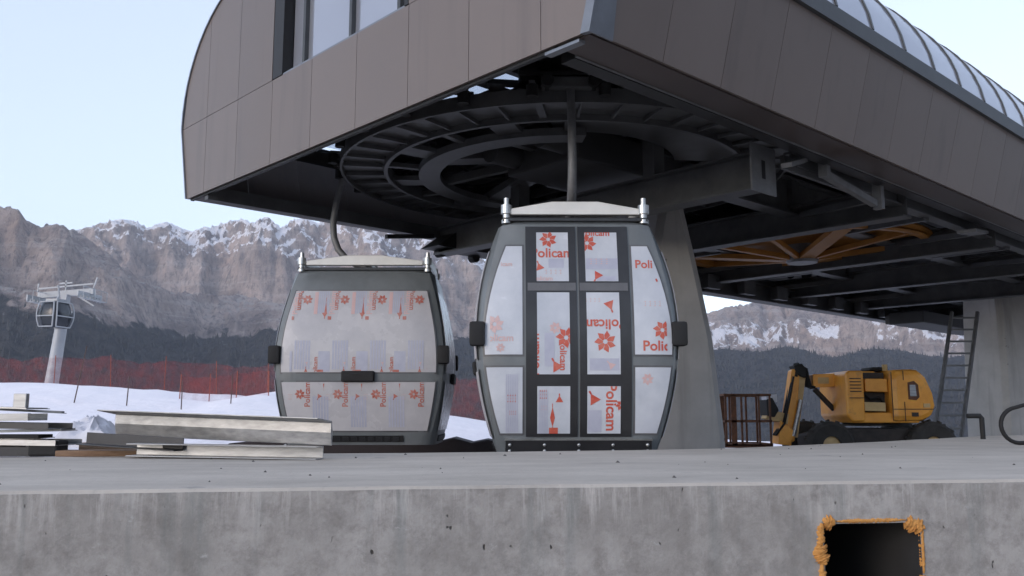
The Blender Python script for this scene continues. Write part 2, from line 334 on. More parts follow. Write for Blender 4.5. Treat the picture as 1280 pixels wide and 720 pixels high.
def grid_obj(name, X, Y, Z, m, smooth=True):
    n, k = X.shape; vs = np.stack([X, Y, Z], -1).reshape(-1, 3)
    idx = np.arange(n * k).reshape(n, k)
    q = np.stack([idx[:-1, :-1], idx[1:, :-1], idx[1:, 1:], idx[:-1, 1:]], -1).reshape(-1, 4)
    me = bpy.data.meshes.new(name); me.vertices.add(len(vs)); me.vertices.foreach_set('co', vs.ravel())
    me.loops.add(q.size); me.loops.foreach_set('vertex_index', q.ravel().astype(np.int32))
    me.polygons.add(len(q)); me.polygons.foreach_set('loop_start', np.arange(0, q.size, 4, dtype=np.int32))
    me.update(calc_edges=True); me.validate()
    if smooth: me.polygons.foreach_set('use_smooth', [True] * len(me.polygons))
    me.materials.append(m); o = bpy.data.objects.new(name, me); COL.objects.link(o); return o
gx = np.concatenate([np.linspace(-9000, -400, 24), np.linspace(-340, -62, 16), np.linspace(-60, 60, 241), np.linspace(62, 340, 16), np.linspace(400, 9000, 24)])
gy = np.concatenate([np.linspace(-9000, -60, 14), np.linspace(-50, 6, 20), np.linspace(7, 60, 150), np.linspace(62, 460, 50), np.linspace(500, 9000, 30)])
GX, GY = np.meshgrid(gx, gy)
grd = grid_obj('ground', GX, GY, ground_z(GX, GY), M['snow'])
tag(grd, 'trampled snow and bare earth around the station site', 'ground', kind='structure')

def mountain_mat():
    m = bpy.data.materials.new('dolomite_rock_snow'); m.use_nodes = True; nt = m.node_tree; N = nt.nodes; L = nt.links
    b = N['Principled BSDF']; b.inputs['Roughness'].default_value = 0.95; b.inputs['Specular IOR Level'].default_value = 0.1
    tc = N.new('ShaderNodeTexCoord'); ge = N.new('ShaderNodeNewGeometry')
    def noise(scale, detail=8, s=(1, 1, 1), rough=0.62):
        mp = N.new('ShaderNodeMapping'); mp.inputs['Scale'].default_value = s; L.new(tc.outputs['Object'], mp.inputs[0])
        n = N.new('ShaderNodeTexNoise'); n.inputs['Scale'].default_value = scale; n.inputs['Detail'].default_value = detail; n.inputs['Roughness'].default_value = rough
        L.new(mp.outputs[0], n.inputs['Vector']); return n.outputs[0]
    def rg(src, a, b_, c=0.0, d=1.0):
        r = N.new('ShaderNodeMapRange'); r.inputs[1].default_value = a; r.inputs[2].default_value = b_; r.inputs[3].default_value = c; r.inputs[4].default_value = d; L.new(src, r.inputs[0]); return r.outputs[0]
    def mix(f, a, c):
        x = N.new('ShaderNodeMix'); x.data_type = 'RGBA'; L.new(f, x.inputs[0])
        for i, v in ((6, a), (7, c)):
            if hasattr(v, 'is_output'): L.new(v, x.inputs[i])
            else: x.inputs[i].default_value = (*v, 1)
        return x.outputs[2]
    def op(o, a, c):
        x = N.new('ShaderNodeMath'); x.operation = o
        for i, v in ((0, a), (1, c)):
            if hasattr(v, 'is_output'): L.new(v, x.inputs[i])
            else: x.inputs[i].default_value = v
        return x.outputs[0]
    rock = mix(rg(noise(0.006, 8), 0.36, 0.64), (0.22, 0.178, 0.165), (0.50, 0.40, 0.355))
    rock = mix(rg(noise(0.0035, 6), 0.5, 0.68, 0, 0.7), rock, (0.5, 0.365, 0.30))
    rock = mix(rg(noise(0.02, 8, (1, 1, 0.25)), 0.52, 0.7, 0, 0.75), rock, (0.14, 0.125, 0.13))
    strata = noise(1.0, 6, (0.0025, 0.0025, 0.03), 0.7)
    rock = mix(rg(strata, 0.52, 0.62, 0, 0.55), rock, (0.5, 0.44, 0.41))
    rock = mix(rg(noise(0.05, 9, (1, 1, 0.35), 0.78), 0.5, 0.6, 0, 0.7), rock, (0.125, 0.112, 0.116))
    rock = mix(rg(noise(0.085, 8, (1, 1, 0.5), 0.8), 0.56, 0.66, 0, 0.55), rock, (0.55, 0.5, 0.475))
    at = N.new('ShaderNodeAttribute'); at.attribute_name = 'cover'        # r: snow lie, g: scree, b: forest
    sp = N.new('ShaderNodeSeparateXYZ'); L.new(at.outputs['Color'], sp.inputs[0])
    scree = op('ADD', sp.outputs[1], rg(noise(0.012, 7), 0.3, 0.7, -0.35, 0.35))
    rock = mix(rg(scree, 0.4, 0.6), rock, (0.41, 0.365, 0.34))
    snow = op('ADD', sp.outputs[0], op('ADD', rg(noise(0.009, 8), 0.25, 0.75, -0.32, 0.32), rg(noise(0.05, 9, (1, 1, 0.6), 0.75), 0.3, 0.7, -0.3, 0.3)))
    c = mix(rg(snow, 0.47, 0.56), rock, (0.86, 0.83, 0.85))
    fo = op('ADD', sp.outputs[2], rg(noise(0.01, 7), 0.3, 0.7, -0.3, 0.3))
    forest = mix(rg(noise(0.03, 6), 0.4, 0.65), (0.03, 0.032, 0.037), (0.07, 0.066, 0.066))
    forest = mix(rg(noise(0.016, 8, rough=0.7), 0.66, 0.72, 0, 0.7), forest, (0.34, 0.33, 0.35))
    c = mix(rg(fo, 0.42, 0.56), c, forest)
    L.new(c, b.inputs['Base Color'])
    bp = N.new('ShaderNodeBump'); bp.inputs['Strength'].default_value = 1.0; bp.inputs['Distance'].default_value = 26
    L.new(noise(0.03, 10, (1, 1, 0.5), 0.72), bp.inputs['Height']); L.new(bp.outputs[0], b.inputs['Normal'])
    return m
F_ = 1107.5; PT = R(8.08)
def px_dir(u, v):
    y = (360 - v) / F_; dx = (u - 640) / F_; dy = math.cos(PT) - y * math.sin(PT); dz = math.sin(PT) + y * math.cos(PT)
    return math.atan2(dx, dy), dz / math.hypot(dx, dy)
far_px = [(-500, 330), (-200, 300), (60, 300), (100, 293), (112, 288), (130, 284), (142, 280), (158, 279), (170, 281), (178, 289), (186, 292), (196, 285), (209, 283), (222, 288), (236, 296),
          (244, 294), (256, 288), (268, 289), (280, 284), (292, 282), (303, 278), (316, 282), (326, 279), (331, 275), (340, 276), (345, 289), (356, 286), (366, 279), (380, 275), (398, 284), (420, 270), (450, 280),
          (470, 272), (500, 288), (530, 296), (556, 300), (580, 312), (594, 322), (605, 328), (630, 350), (680, 372), (760, 392), (860, 400), (890, 392), (905, 386), (925, 384), (940, 382), (955, 378), (972, 374), (985, 371), (1000, 372),
          (1030, 375), (1060, 376), (1100, 380), (1140, 384), (1180, 388), (1240, 384), (1300, 378), (1500, 360), (1900, 380)]
near_px = [(-500, 290), (-200, 262), (-60, 255), (0, 257), (10, 259), (24, 259), (29, 268), (32, 275), (42, 277), (52, 284), (60, 279), (72, 277), (84, 283), (96, 292), (108, 301), (125, 312), (150, 332),
           (175, 352), (210, 366), (260, 372), (320, 378), (420, 392), (520, 410), (600, 425), (640, 430), (760, 445), (900, 436), (950, 440), (985, 434), (1040, 447), (1090, 438), (1130, 440), (1180, 450), (1300, 430), (1500, 420), (1900, 430)]
def column_target(pxs, az):
    t = sorted(px_dir(u, v) for u, v in pxs); return np.interp(az, [a for a, _ in t], [e for _, e in t])
naz, nr = 1150, 330
az = np.linspace(R(-42), R(42), naz)[:, None]
rr = 1100 + (np.linspace(0, 1, nr) ** 0.85)[None, :] * 5900
X = rr * np.sin(az); Y = rr * np.cos(az)
warp = (fbm(X / 900, Y / 900, 3, 5) - 0.5) * 500
def smooth1(k, n):
    w = np.hanning(2 * n + 1); w /= w.sum(); return np.convolve(np.pad(k.ravel(), n, mode='edge'), w, mode='valid')[:, None]
def layer(r_ridge, foot, target, cliff, seed, relief):
    wob = (fbm(az * 9 + 3, az * 0 + 1.3, 4, seed) - 0.5) * 1100
    rd = r_ridge + wob
    big_ = fbm(X / 700, Y / 700, 4, seed + 40) - 0.5
    t = np.clip((rr + warp * 0.7 - foot) / (rd - foot) + big_ * 0.22, 0, None)
    up = np.interp(t, [0, 0.35, 0.55, 0.62, 0.78, 0.84, 1.0, 1.02], cliff)
    back = np.clip((t - 1.0), 0, None) * 1.3
    g = up - back
    rid = fbm(X / 520 + big_, Y / 520, 6, seed + 3, True, 0.46) - 0.55
    fine = fbm(X / 110 + rid, Y / 110 + rid, 5, seed + 9, True, 0.6) - 0.5
    gully = fbm(X / 230 + rid * 2, Y / 900, 5, seed + 21, True, 0.6) - 0.55
    amp = np.clip((g - 0.2) * 2.0, 0.05, 1.0)
    g = g + relief * (rid * 0.44 + fine * 0.055 + gully * 0.12) * amp
    st_ = g * 11 + big_ * 6; g = g + relief * 0.007 * np.sin(st_ * 2 * PI) * amp          # rock ledges
    h = g * 1000.0
    el = h / rr; k = (column_target(target, az) + 190 / r_ridge) / np.maximum(el.max(1, keepdims=True), 1e-3) * 1.02
    k = 0.3 * smooth1(k, 14) + 0.7 * smooth1(k, 3)
    return h * k - 190, g
hf, gf = layer(5200, 2500, far_px, [0, .17, .33, .46, .60, .80, 1.0, 1.0], 31, 0.95)
hn, gn = layer(3700, 1250, near_px, [0, .22, .42, .53, .66, .82, 1.0, 1.0], 57, 0.8)
Z = np.maximum(hf, hn); Z = np.maximum(Z, -190 + 0 * Z)
isn = hn >= hf
dzr = np.gradient(Z, axis=1) / np.gradient(rr + 0 * Z, axis=1)
dza = np.gradient(Z, axis=0) / (rr * (az[1, 0] - az[0, 0]))
slope = np.hypot(dzr, dza)
el = Z / rr
side = (az > R(8)) * 1.0
big = fbm(X / 600, Y / 600, 4, 77)
tl_near = np.interp(az, np.radians([-42, -31, -28, -24, -20, -16, -10, 0, 10, 42]), [.1, .098, .1, .09, .086, .085, .085, .085, .2, .2])   # tree line as elevation tangent
forest_v = np.where(isn, np.clip((tl_near + (big - 0.5) * 0.05 - el) * 28 + 0.5, 0, 1), np.clip((0.075 - el) * 25 + 0.5, 0, 1) * (1 - 0.85 * side))
scree_v = np.clip(1.15 - slope * 1.05, 0, 1) * np.clip((el - 0.05) * 14, 0, 1)
hgt = np.clip((el - np.interp(az, np.radians([-42, -27, -20, 0, 12, 42]), [.2, .15, .12, .11, .05, .05])) * 14, 0, 1)
snow_v = np.clip(1.12 - slope * np.where(az > R(8), 0.5, 0.42), 0, 1) * hgt * np.where(isn & (az < R(8)), 0.5, 1.0)
snow_v = snow_v * (1 - 0.72 * side) + side * np.clip(1.3 - np.abs(el - 0.084) / 0.018, 0, 1) * np.clip(1.6 - slope * 0.6, 0, 1) * 0.58
print('SLOPE', np.percentile(slope[(el > .12)], [10, 25, 50, 75, 90]))
mtn = grid_obj('mountain', X, Y, Z, mountain_mat(), smooth=True)
ca = mtn.data.color_attributes.new('cover', 'FLOAT_COLOR', 'POINT')
ca.data.foreach_set('color', np.stack([snow_v, scree_v, forest_v, np.ones_like(Z)], -1).astype(np.float32).ravel())
tag(mtn, 'jagged pale rock mountain range with patches of snow', 'mountain', kind='structure')

# unseen wooded hill, added on the right to cut light on the station
haz = np.radians(np.linspace(48, 172, 120))[:, None]; hr = (150 + np.linspace(0, 1, 50) ** 1.3 * 1500)[None, :]
HX_ = hr * np.sin(haz); HY_ = hr * np.cos(haz)
hh = np.clip((hr - 150) / 1000, 0, 1) ** 1.15 * 330 * np.interp(np.degrees(haz), [48, 75, 140, 172], [0.1, 1, 1, 0.05]) * (0.8 + 0.5 * fbm(HX_ / 300, HY_ / 300, 5, 91)) - 12
hill = grid_obj('shade_hill', HX_, HY_, hh, mat('shade_hill_wood', (0.05, 0.048, 0.047), 0.95, 0, (0.03, 0.032, 0.034), 0.03, 0.7))
tag(hill, 'unseen dark wooded hill added to shade the station from the right', 'shade_hill', kind='structure')
# conifers on the lower slopes: one far-off wood
pick = np.argwhere((forest_v > 0.6) & (rr < 4600) & (el > -0.03) & (np.abs(az) < R(34)))
pick = pick[rng.permutation(len(pick))[:26000]]
tv, tf = [], []
for n_, (i, j) in enumerate(pick):
    h = rng.uniform(8, 24) * rng.choice([0.5, 0.75, 0.95]); w = h * rng.uniform(0.16, 0.26); x = X[i, j] + rng.uniform(-9, 9); y = Y[i, j] + rng.uniform(-9, 9); z = Z[i, j] - 2
    a0 = rng.uniform(0, 6); b0 = len(tv)
    for k in range(5):
        tv.append((x + w * math.cos(a0 + k * 1.2566), y + w * math.sin(a0 + k * 1.2566), z + h * 0.05 * (k % 2)))
    tv.append((x, y, z + h))
    tf += [(b0 + k, b0 + (k + 1) % 5, b0 + 5) for k in range(5)]
me = bpy.data.meshes.new('forest'); me.from_pydata(tv, [], tf); me.update()
me.materials.append(mat('conifer_needles', (0.034, 0.037, 0.038), 0.9, 0, (0.05, 0.045, 0.042), 0.05, 0.6))
fo = bpy.data.objects.new('forest', me); COL.objects.link(fo)
tag(fo, 'dark conifer forest covering the slopes below the cliffs', 'forest', kind='stuff')

# ------------------------------------------------------------------ lift station
ROT = R(90 - 46.9); KX, KY = 0.664, 7.2
st = empty('lift_station', (KX, KY, 0), ROT, 'brown panelled cable car station with curved glass roof on concrete piers', 'lift station')
W_ = 8.25; ZB, ZJ = 4.8, 5.96; FL = 0.29; LEN = 30.0
def side_profile(n=14):
    """right half outline (s, z) from the widest line up to the ridge"""
    p = [(1.75 - (1.75 + FL) * math.cos(t), 6.0 + 1.87 * math.sin(t)) for t in np.linspace(0, PI / 2, n)]
    return p + [(2.9, 8.0), (W_ / 2, 8.06)]
half = side_profile(); full = half + [(W_ - s, z) for s, z in reversed(half[:-1])]
def ztop(s):
    xs = [p[0] for p in full]; zs = [p[1] for p in full]; return float(np.interp(s, xs, zs))
T = 0.035
# gable, lower band: one panel per bay
G = 0.004
edges = [0.0] + [0.59 + 1.011 * k for k in range(8)] + [W_]
for i in range(len(edges) - 1):
    a, b = edges[i], edges[i + 1]
    at_, bt_ = (-FL, b) if i == 0 else ((a, W_ + FL) if i == len(edges) - 2 else (a, b))
    ab, bb = a, b
    if i == 0: ab, at_ = ab + 0.105, at_ + 0.08
    MB().prism([(0, ab + G, ZB), (0, bb - G, ZB), (0, bt_ - G, ZJ - G), (0, at_ + G, ZJ - G)], (T, 0, 0)).build('wall_panel', 'panel', st)
# gable, upper field
ups = [-FL, 0.59, 1.60, 2.62, 5.67, 6.66, 7.67, W_ + FL]
for i in range(len(ups) - 1):
    a, b = ups[i], ups[i + 1]; z0 = ZJ + G
    if abs(a - 2.62) < 0.01:
        for k in range(3):
            c, d = 2.62 + 1.0167 * k, 2.62 + 1.0167 * (k + 1)
            MB().prism([(0, c + G, 7.3)] + [(0, d - G, 7.3)] + [(0, s, ztop(s)) for s in np.linspace(d - G, c + G, 4)], (T, 0, 0)).build('wall_panel', 'panel', st)
        continue
    sl = np.linspace(b - G, a + G, 9)
    pts = [(0, a + G, z0), (0, b - G, z0)] + [(0, s, max(z0 + 0.002, ztop(s))) for s in sl]
    if i == 0: pts = [(0, b - G, z0)] + [(0, s, max(z0 + 0.002, ztop(s))) for s in sl if s > -FL + 0.01] + [(0, -FL + 0.01, z0)]
    if i == len(ups) - 2: pts = [(0, a + G, z0), (0, W_ + FL - 0.01, z0)] + [(0, s, max(z0 + 0.002, ztop(s))) for s in sl if s < W_ + FL - 0.01]
    MB().prism(pts, (T, 0, 0)).build('wall_panel', 'panel', st)
# gable window, set back behind the cladding
MB().box(0.0, 0.24, 5.40, 5.655, ZJ + 0.01, 7.29).build('window_jamb', 'black', st)
MB().box(0.0, 0.24, 2.63, 2.70, ZJ + 0.01, 7.29).build('window_jamb', 'black', st)
mull = [5.40, 5.02, 3.92, 2.93, 2.70]
for i in range(4):
    MB().box(0.15, 0.165, mull[i + 1] + 0.02, mull[i] - 0.02, ZJ + 0.03, 7.28).build('window_pane', 'glass', st)
for s_ in mull[1:-1]: MB().box(0.09, 0.2, s_ - 0.028, s_ + 0.028, ZJ + 0.01, 7.29).build('window_mullion', 'rail', st)
MB().box(0.012, 0.16, 2.70, 5.40, ZJ - 0.02, ZJ + 0.028).build('window_sill', 'trim', st)
# bright edge trims round the gable and on the near corner
outl = [(W_, ZB), (W_ + FL, ZJ)] + list(reversed(full))
MB().ribbon([(-0.02, s, z) for s, z in outl[:20]], [(0.06, s, z) for s, z in outl[:20]], (0, 0.03, 0.012)).build('edge_trim', 'trim', st)
MB().prism([(-0.012, 0.10, ZB), (-0.012, -0.005, ZB - 0.01), (-0.012, -FL - 0.015, ZJ), (-0.012, -FL + 0.075, ZJ)], (0.055, 0, 0)).build('corner_trim', 'trim', st)
MB().prism([(0.0435, -0.006, ZB - 0.008), (0.30, -0.006, ZB - 0.008), (0.16, -FL - 0.016, ZJ), (0.0435, -FL - 0.016, ZJ)], (0, 0.02, 0)).build('corner_trim', 'trim', st)
# long sides: lower band panels
js = [0.30] + [1.02 + 0.945 * k for k in range(31)]
for i in range(len(js) - 1):
    a, b = js[i] + G, js[i + 1] - G
    if i == 0: MB().add([(a, 0, ZB), (b, 0, ZB), (b, -FL, ZJ), (a - 0.14, -FL, ZJ), (a, T, ZB + .004), (b, T, ZB + .004), (b, T - FL, ZJ), (a - .14, T - FL, ZJ)],
                        [(0, 1, 2, 3), (7, 6, 5, 4), (0, 4, 5, 1), (1, 5, 6, 2), (2, 6, 7, 3), (3, 7, 4, 0)]).build('wall_panel', 'panel', st)
    else: MB().prism([(a, 0, ZB), (b, 0, ZB), (b, -FL, ZJ), (a, -FL, ZJ)], (0, T, 0.004)).build('wall_panel', 'panel', st)
    a = max(a, 0.07) if i else 0.07
    MB().prism([(a, W_, ZB), (b, W_, ZB), (b, W_ + FL, ZJ), (a, W_ + FL, ZJ)], (0, -T, 0.004)).build('wall_panel', 'panel', st)
LEN = js[-1]
MB().prism([(LEN, 0, ZB), (LEN, W_, ZB), (LEN, W_ + FL, ZJ)] + [(LEN, s, z) for s, z in reversed(full)], (0.05, 0, 0)).build('end_wall', 'panel', st)
# soffit return with its flange
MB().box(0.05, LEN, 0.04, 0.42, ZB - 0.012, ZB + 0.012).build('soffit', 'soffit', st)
MB().box(0.30, LEN, 0.42, 0.45, ZB - 0.02, ZB + 0.05).build('soffit_flange', 'machine_light', st)
MB().box(0.30, LEN, 0.452, 0.62, ZB - 0.03, ZB + 0.12).build('soffit_channel', 'black', st)
MB().box(0.038, 0.085, 0.45, W_ - 0.05, ZB - 0.03, ZB + 0.03).build('soffit_channel', 'black', st)
MB().box(0.02, 0.10, 0.14, 0.56, ZB - 0.05, ZB - 0.022).build('soffit_flange', 'trim', st)
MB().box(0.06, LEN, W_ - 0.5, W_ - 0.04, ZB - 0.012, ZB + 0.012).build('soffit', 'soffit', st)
MB().box(0.06, LEN, W_ - 0.62, W_ - 0.502, ZB - 0.10, ZB + 0.10).build('soffit_channel', 'machine', st)
# rail at the foot of the glazing and the glass vault
for sgn in (0, 1):
    f = (lambda s: s) if sgn == 0 else (lambda s: W_ - s)
    MB().prism([(0.06, f(-FL - 0.05), ZJ + 0.005), (0.06, f(-FL - 0.06), ZJ + 0.2), (0.06, f(-FL + 0.05), ZJ + 0.2), (0.06, f(-FL + 0.05), ZJ + 0.005)], (LEN - 0.1, 0, 0)).build('glazing_rail', 'rail', st)
    prof = [(s, z) for s, z in half[1:14]]
    gp = [0.08] + [1.2 + 0.93 * k for k in range(30)]
    for i in range(len(gp) - 1):
        a, b = gp[i] + 0.02, gp[i + 1] - 0.02
        MB().ribbon([(a, f(s), z) for s, z in prof], [(b, f(s), z) for s, z in prof], (0, f(0.014) - f(0), -0.006)).build('roof_pane', 'glass' if sgn == 0 else 'clear_glass', st, smooth=40)
        MB().ribbon([(gp[i + 1] - 0.022, f(s - 0.015), z + 0.012) for s, z in prof], [(gp[i + 1] + 0.022, f(s - 0.015), z + 0.012) for s, z in prof], (0, f(0.07) - f(0), -0.03)).build('roof_rib', 'rail', st, smooth=40)
    MB().box(0.06, LEN, min(f(1.5), f(1.85)), max(f(1.5), f(1.85)), 7.80, 7.92).build('roof_rail', 'rail', st)
    for i in range(58):
        x = 1.0 + i * 0.48
        if sgn == 0: MB().box(x, x + 0.1, 1.52, 1.6, 7.92, 8.07).build('snow_guard', 'rail', st)
    if sgn == 0: MB().cyl((0.8, 1.56, 8.05), (LEN, 1.56, 8.05), 0.018, 6).build('snow_guard_rail', 'rail', st)
MB().prism([(0.06, s, z) for s, z in full if 1.74 < s < W_ - 1.74] + [(0.06, W_ - 1.75, 7.8), (0.06, 1.75, 7.8)], (LEN - 0.06, 0, 0)).build('roof', 'rail', st)
# dark deck above the machinery, with openings behind the gable
ZD = 5.74
holes = [(1.35, 2.35, 6.15, 7.45), (1.30, 1.95, 3.5, 4.25), (1.6, 2.15, 2.85, 3.3), (1.48, 1.6, 5.32, 5.45), (1.42, 1.58, 4.50, 4.70)]
bm_ = MB()
xs = sorted({0.05, 2.4} | {h[0] for h in holes} | {h[1] for h in holes}); ys = sorted({0.5, W_ - 0.1} | {h[2] for h in holes} | {h[3] for h in holes})
for i in range(len(xs) - 1):
    for j in range(len(ys) - 1):
        cx, cy = (xs[i] + xs[i + 1]) / 2, (ys[j] + ys[j + 1]) / 2
        if any(h[0] < cx < h[1] and h[2] < cy < h[3] for h in holes): continue
        bm_.add([(xs[i], ys[j], ZD), (xs[i + 1], ys[j], ZD), (xs[i + 1], ys[j + 1], ZD), (xs[i], ys[j + 1], ZD)], [(0, 1, 2, 3)])
bm_.box(2.4, LEN - 0.05, 0.2, W_ - 0.1, ZD - 0.002, ZD + 0.05).build('machine_deck', 'deck', st)
MB().bar((1.45, 6.40, ZD - 0.03), (2.05, 6.85, ZD - 0.03), 0.10, 0.10).build('cable_drum_arm', 'rubber', st)
MB().bar((1.42, 3.95, ZD - 0.03), (1.86, 3.7, ZD - 0.03), 0.05, 0.05).build('brace', 'black', st)
MB().bar((1.7, 3.25, ZD - 0.04), (2.05, 3.0, ZD - 0.04), 0.12, 0.06).build('brace', 'black', st)
for s_ in (5.0, 5.7, 2.5): MB().cyl((1.75, s_, ZD - 0.02), (1.75, s_, ZD - 0.26), 0.16, 14).build('drive_motor', 'black', st, smooth=40)
# turn-round ring: outer rail, inner ring, arms
RC = Vector((4.16, 4.30, 0))
def annulus(r0, r1, z0, z1, n=72): return MB().lathe([(r0, z0), (r1, z0), (r1, z1), (r0, z1)], n, RC, closed=True)
annulus(2.70, 3.30, 5.20, 5.24).build('guide_ring', 'machine', st, smooth=30)
annulus(3.302, 3.34, 5.12, 5.30).build('guide_ring_lip', 'machine', st, smooth=30)
annulus(2.64, 2.698, 5.12, 5.32).build('guide_ring_lip', 'machine', st, smooth=30)
th = np.linspace(R(75), R(232), 40)
MB().ribbon([RC + Vector((math.cos(t) * 1.86, math.sin(t) * 1.86, 5.10)) for t in th], [RC + Vector((math.cos(t) * 2.18, math.sin(t) * 2.18, 5.10)) for t in th], (0, 0, 0.1)).build('inner_ring', 'machine', st, smooth=30)
for k in range(18):
    t = 2 * PI * k / 18 + 0.1
    if not R(65) < t < R(240): continue
    d = Vector((math.cos(t), math.sin(t), 0))
    MB().bar(RC + d * 2.1 + Vector((0, 0, 5.19)), RC + d * 2.72 + Vector((0, 0, 5.22)), 0.09 if k % 2 else 0.34, 0.07).build('ring_arm', 'machine', st)
for k in range(9):
    t = 2 * PI * k / 9
    if not R(65) < t < R(240): continue
    d = Vector((math.cos(t), math.sin(t), 0))
    MB().bar(RC + d * 0.85 + Vector((0, 0, 5.36)), RC + d * 1.98 + Vector((0, 0, 5.2)), 0.12 if k % 2 else 0.36, 0.12).build('ring_spoke', 'machine', st)
a0, a1 = R(-140), R(-55); n_ = 20; th = np.linspace(a0, a1, n_)
MB().ribbon([RC + Vector((math.cos(t) * 1.7, math.sin(t) * 1.7, 5.30)) for t in th], [RC + Vector((math.cos(t) * 3.29, math.sin(t) * 3.29, 5.165)) for t in th], (0, 0, 0.02)).build('ring_cover', 'machine', st, smooth=30)
for k in range(40):                                  # stiffening ribs and bolted joints under the ring
    t = 2 * PI * k / 40 + .05; d = Vector((math.cos(t), math.sin(t), 0))
    MB().bar(RC + d * 2.72 + Vector((0, 0, 5.17)), RC + d * 3.29 + Vector((0, 0, 5.17)), 0.03 if k % 4 else 0.09, 0.05).build('ring_rib', 'machine', st)
for k in range(14):                                  # guide rollers hanging off the outer lip
    t = R(120) + k * R(14); d = Vector((math.cos(t), math.sin(t), 0)); q = RC + d * 3.44
    MB().cyl(q + Vector((0, 0, 5.16)), q + Vector((0, 0, 5.30)), .07, 12).build('guide_roller', 'rubber', st, smooth=40)
    MB().bar(RC + d * 3.3 + Vector((0, 0, 5.33)), RC + d * 3.48 + Vector((0, 0, 5.33)), .07, .03).build('roller_bracket', 'machine_light', st)
r2 = random.Random(5)
for k in range(16):                                  # cable runs, trays and boxes slung under the deck
    x, y = r2.uniform(2.0, 7.0), r2.uniform(1.2, 6.8); w, l, h = r2.uniform(.08, .3), r2.uniform(.2, .9), r2.uniform(.08, .25)
    MB().box(x, x + l, y, y + w, 5.74 - .02 - h - r2.uniform(.0, .12), 5.73, c=.01).build('machine_box', r2.choice(('machine', 'deck', 'black')), st)
for k in range(9):
    y = 1.0 + k * .78; x0 = 2.5 + r2.uniform(0, 1.2); x1 = x0 + r2.uniform(1.5, 4)
    MB().tube([(x0 + (x1 - x0) * t, y + .25 * math.sin(3 * t + k), 5.55 - .12 * math.sin(PI * t)) for t in np.linspace(0, 1, 8)], .022, 6).build('cable', 'rubber', st, smooth=60)
for x, y, l in ((2.3, 5.2, 3.2), (3.4, 2.2, 2.6), (5.6, 4.2, 2.2), (3.0, 3.6, 2.8)): MB().box(x, x + l, y, y + .22, 5.42, 5.47).build('cable_tray', 'machine', st)
for k in range(34):
    t = 2 * PI * k / 34; d = Vector((math.cos(t), math.sin(t), 0)); w = Vector((-d.y, d.x, 0))
    c = RC + d * 2.98 + Vector((0, 0, 5.46))
    if c.x < 2.1: continue
    MB().lathe([(0.05, -0.05), (0.17, -0.05), (0.2, -0.03), (0.2, 0.03), (0.17, 0.05), (0.05, 0.05)], 14, c, d, True).build('conveyor_tyre', 'rubber', st, smooth=40)
MB().box(3.2, 5.6, 3.1, 4.5, 5.0, 5.5, c=0.04).build('gearbox', 'deck', st)
for y in (3.3, 4.3): MB().cyl((3.2, y, 5.25), (2.7, y, 5.25), 0.17, 16).build('drive_motor', 'deck', st, smooth=40)
for k in range(7): MB().bar((2.0 + k * .7, 1.3, 5.6), (2.4 + k * .7, 6.9, 5.6), 0.08, 0.16).build('deck_joist', 'machine', st)
# girders
def ibeam(p, q, w, h, t=0.03):
    b = MB(); p = Vector(p); q = Vector(q); z = Vector((0, 0, 1))
    b.bar(p + z * (h / 2), q + z * (h / 2), w, t); b.bar(p - z * (h / 2), q - z * (h / 2), w, t); b.bar(p, q, t, h - t - 0.002); return b
for s_ in (2.75, 5.5):
    ibeam((5.6, s_, 5.2), (LEN - 1, s_, 5.2), 0.28, 0.62).build('main_girder', 'machine', st)
for a_, z_, m_ in ((4.42, 4.62, 'machine'), (8.2, 4.8, 'machine'), (12.0, 4.8, 'machine'), (15.8, 4.8, 'machine'), (19.6, 4.8, 'machine'), (23.4, 4.8, 'machine')):
    ibeam((a_, 1.03 if a_ < 5 else 0.8, z_), (a_, W_ - 0.65, z_), 0.3, 0.46).build('cross_girder', m_, st)
    for s_ in (2.75, 5.5): MB().box(a_ - 0.12, a_ + 0.12, s_ - 0.1, s_ + 0.1, z_ + 0.24, 5.5).build('girder_post', 'machine', st)
b = MB().prism([(4.13, 1.0, 4.32), (4.70, 1.0, 4.32), (4.70, 1.0, 4.94), (4.13, 1.0, 4.94)], (0, 0.025, 0)); b.build('end_plate', 'machine_light', st)
MB().prism([(4.36, 0.994, 4.50), (4.44, 0.994, 4.50), (4.44, 0.994, 4.74), (4.36, 0.994, 4.74)], (0, 0.004, 0)).build('plate_slot', 'black', st)
for s_ in (0.95, 7.3):
    ibeam((5.0, s_, 4.86), (LEN - 1, s_, 4.86), 0.2, 0.2).build('rail_beam', 'machine', st)
for a_ in np.arange(7.4, 27, 1.9):
    MB().bar((a_, 0.95, 4.74), (a_ + 0.9, 2.7, 4.9), 0.1, 0.1).build('diagonal_brace', 'machine', st)
    MB().bar((a_, 7.3, 4.74), (a_ + 0.9, 5.5, 4.9), 0.1, 0.1).build('diagonal_brace', 'machine', st)
for k in range(22):
    x = 8 + k * 0.85
    MB().lathe([(0.05, -0.05), (0.2, -0.05), (0.24, -0.02), (0.24, 0.02), (0.2, 0.05), (0.05, 0.05)], 14, (x, 7.0, 5.3), (0, 1, 0), True).build('conveyor_tyre', 'rubber', st, smooth=40)
    MB().lathe([(0.05, -0.05), (0.2, -0.05), (0.24, -0.02), (0.24, 0.02), (0.2, 0.05), (0.05, 0.05)], 14, (x, 1.25, 5.3), (0, 1, 0), True).build('conveyor_tyre', 'rubber', st, smooth=40)
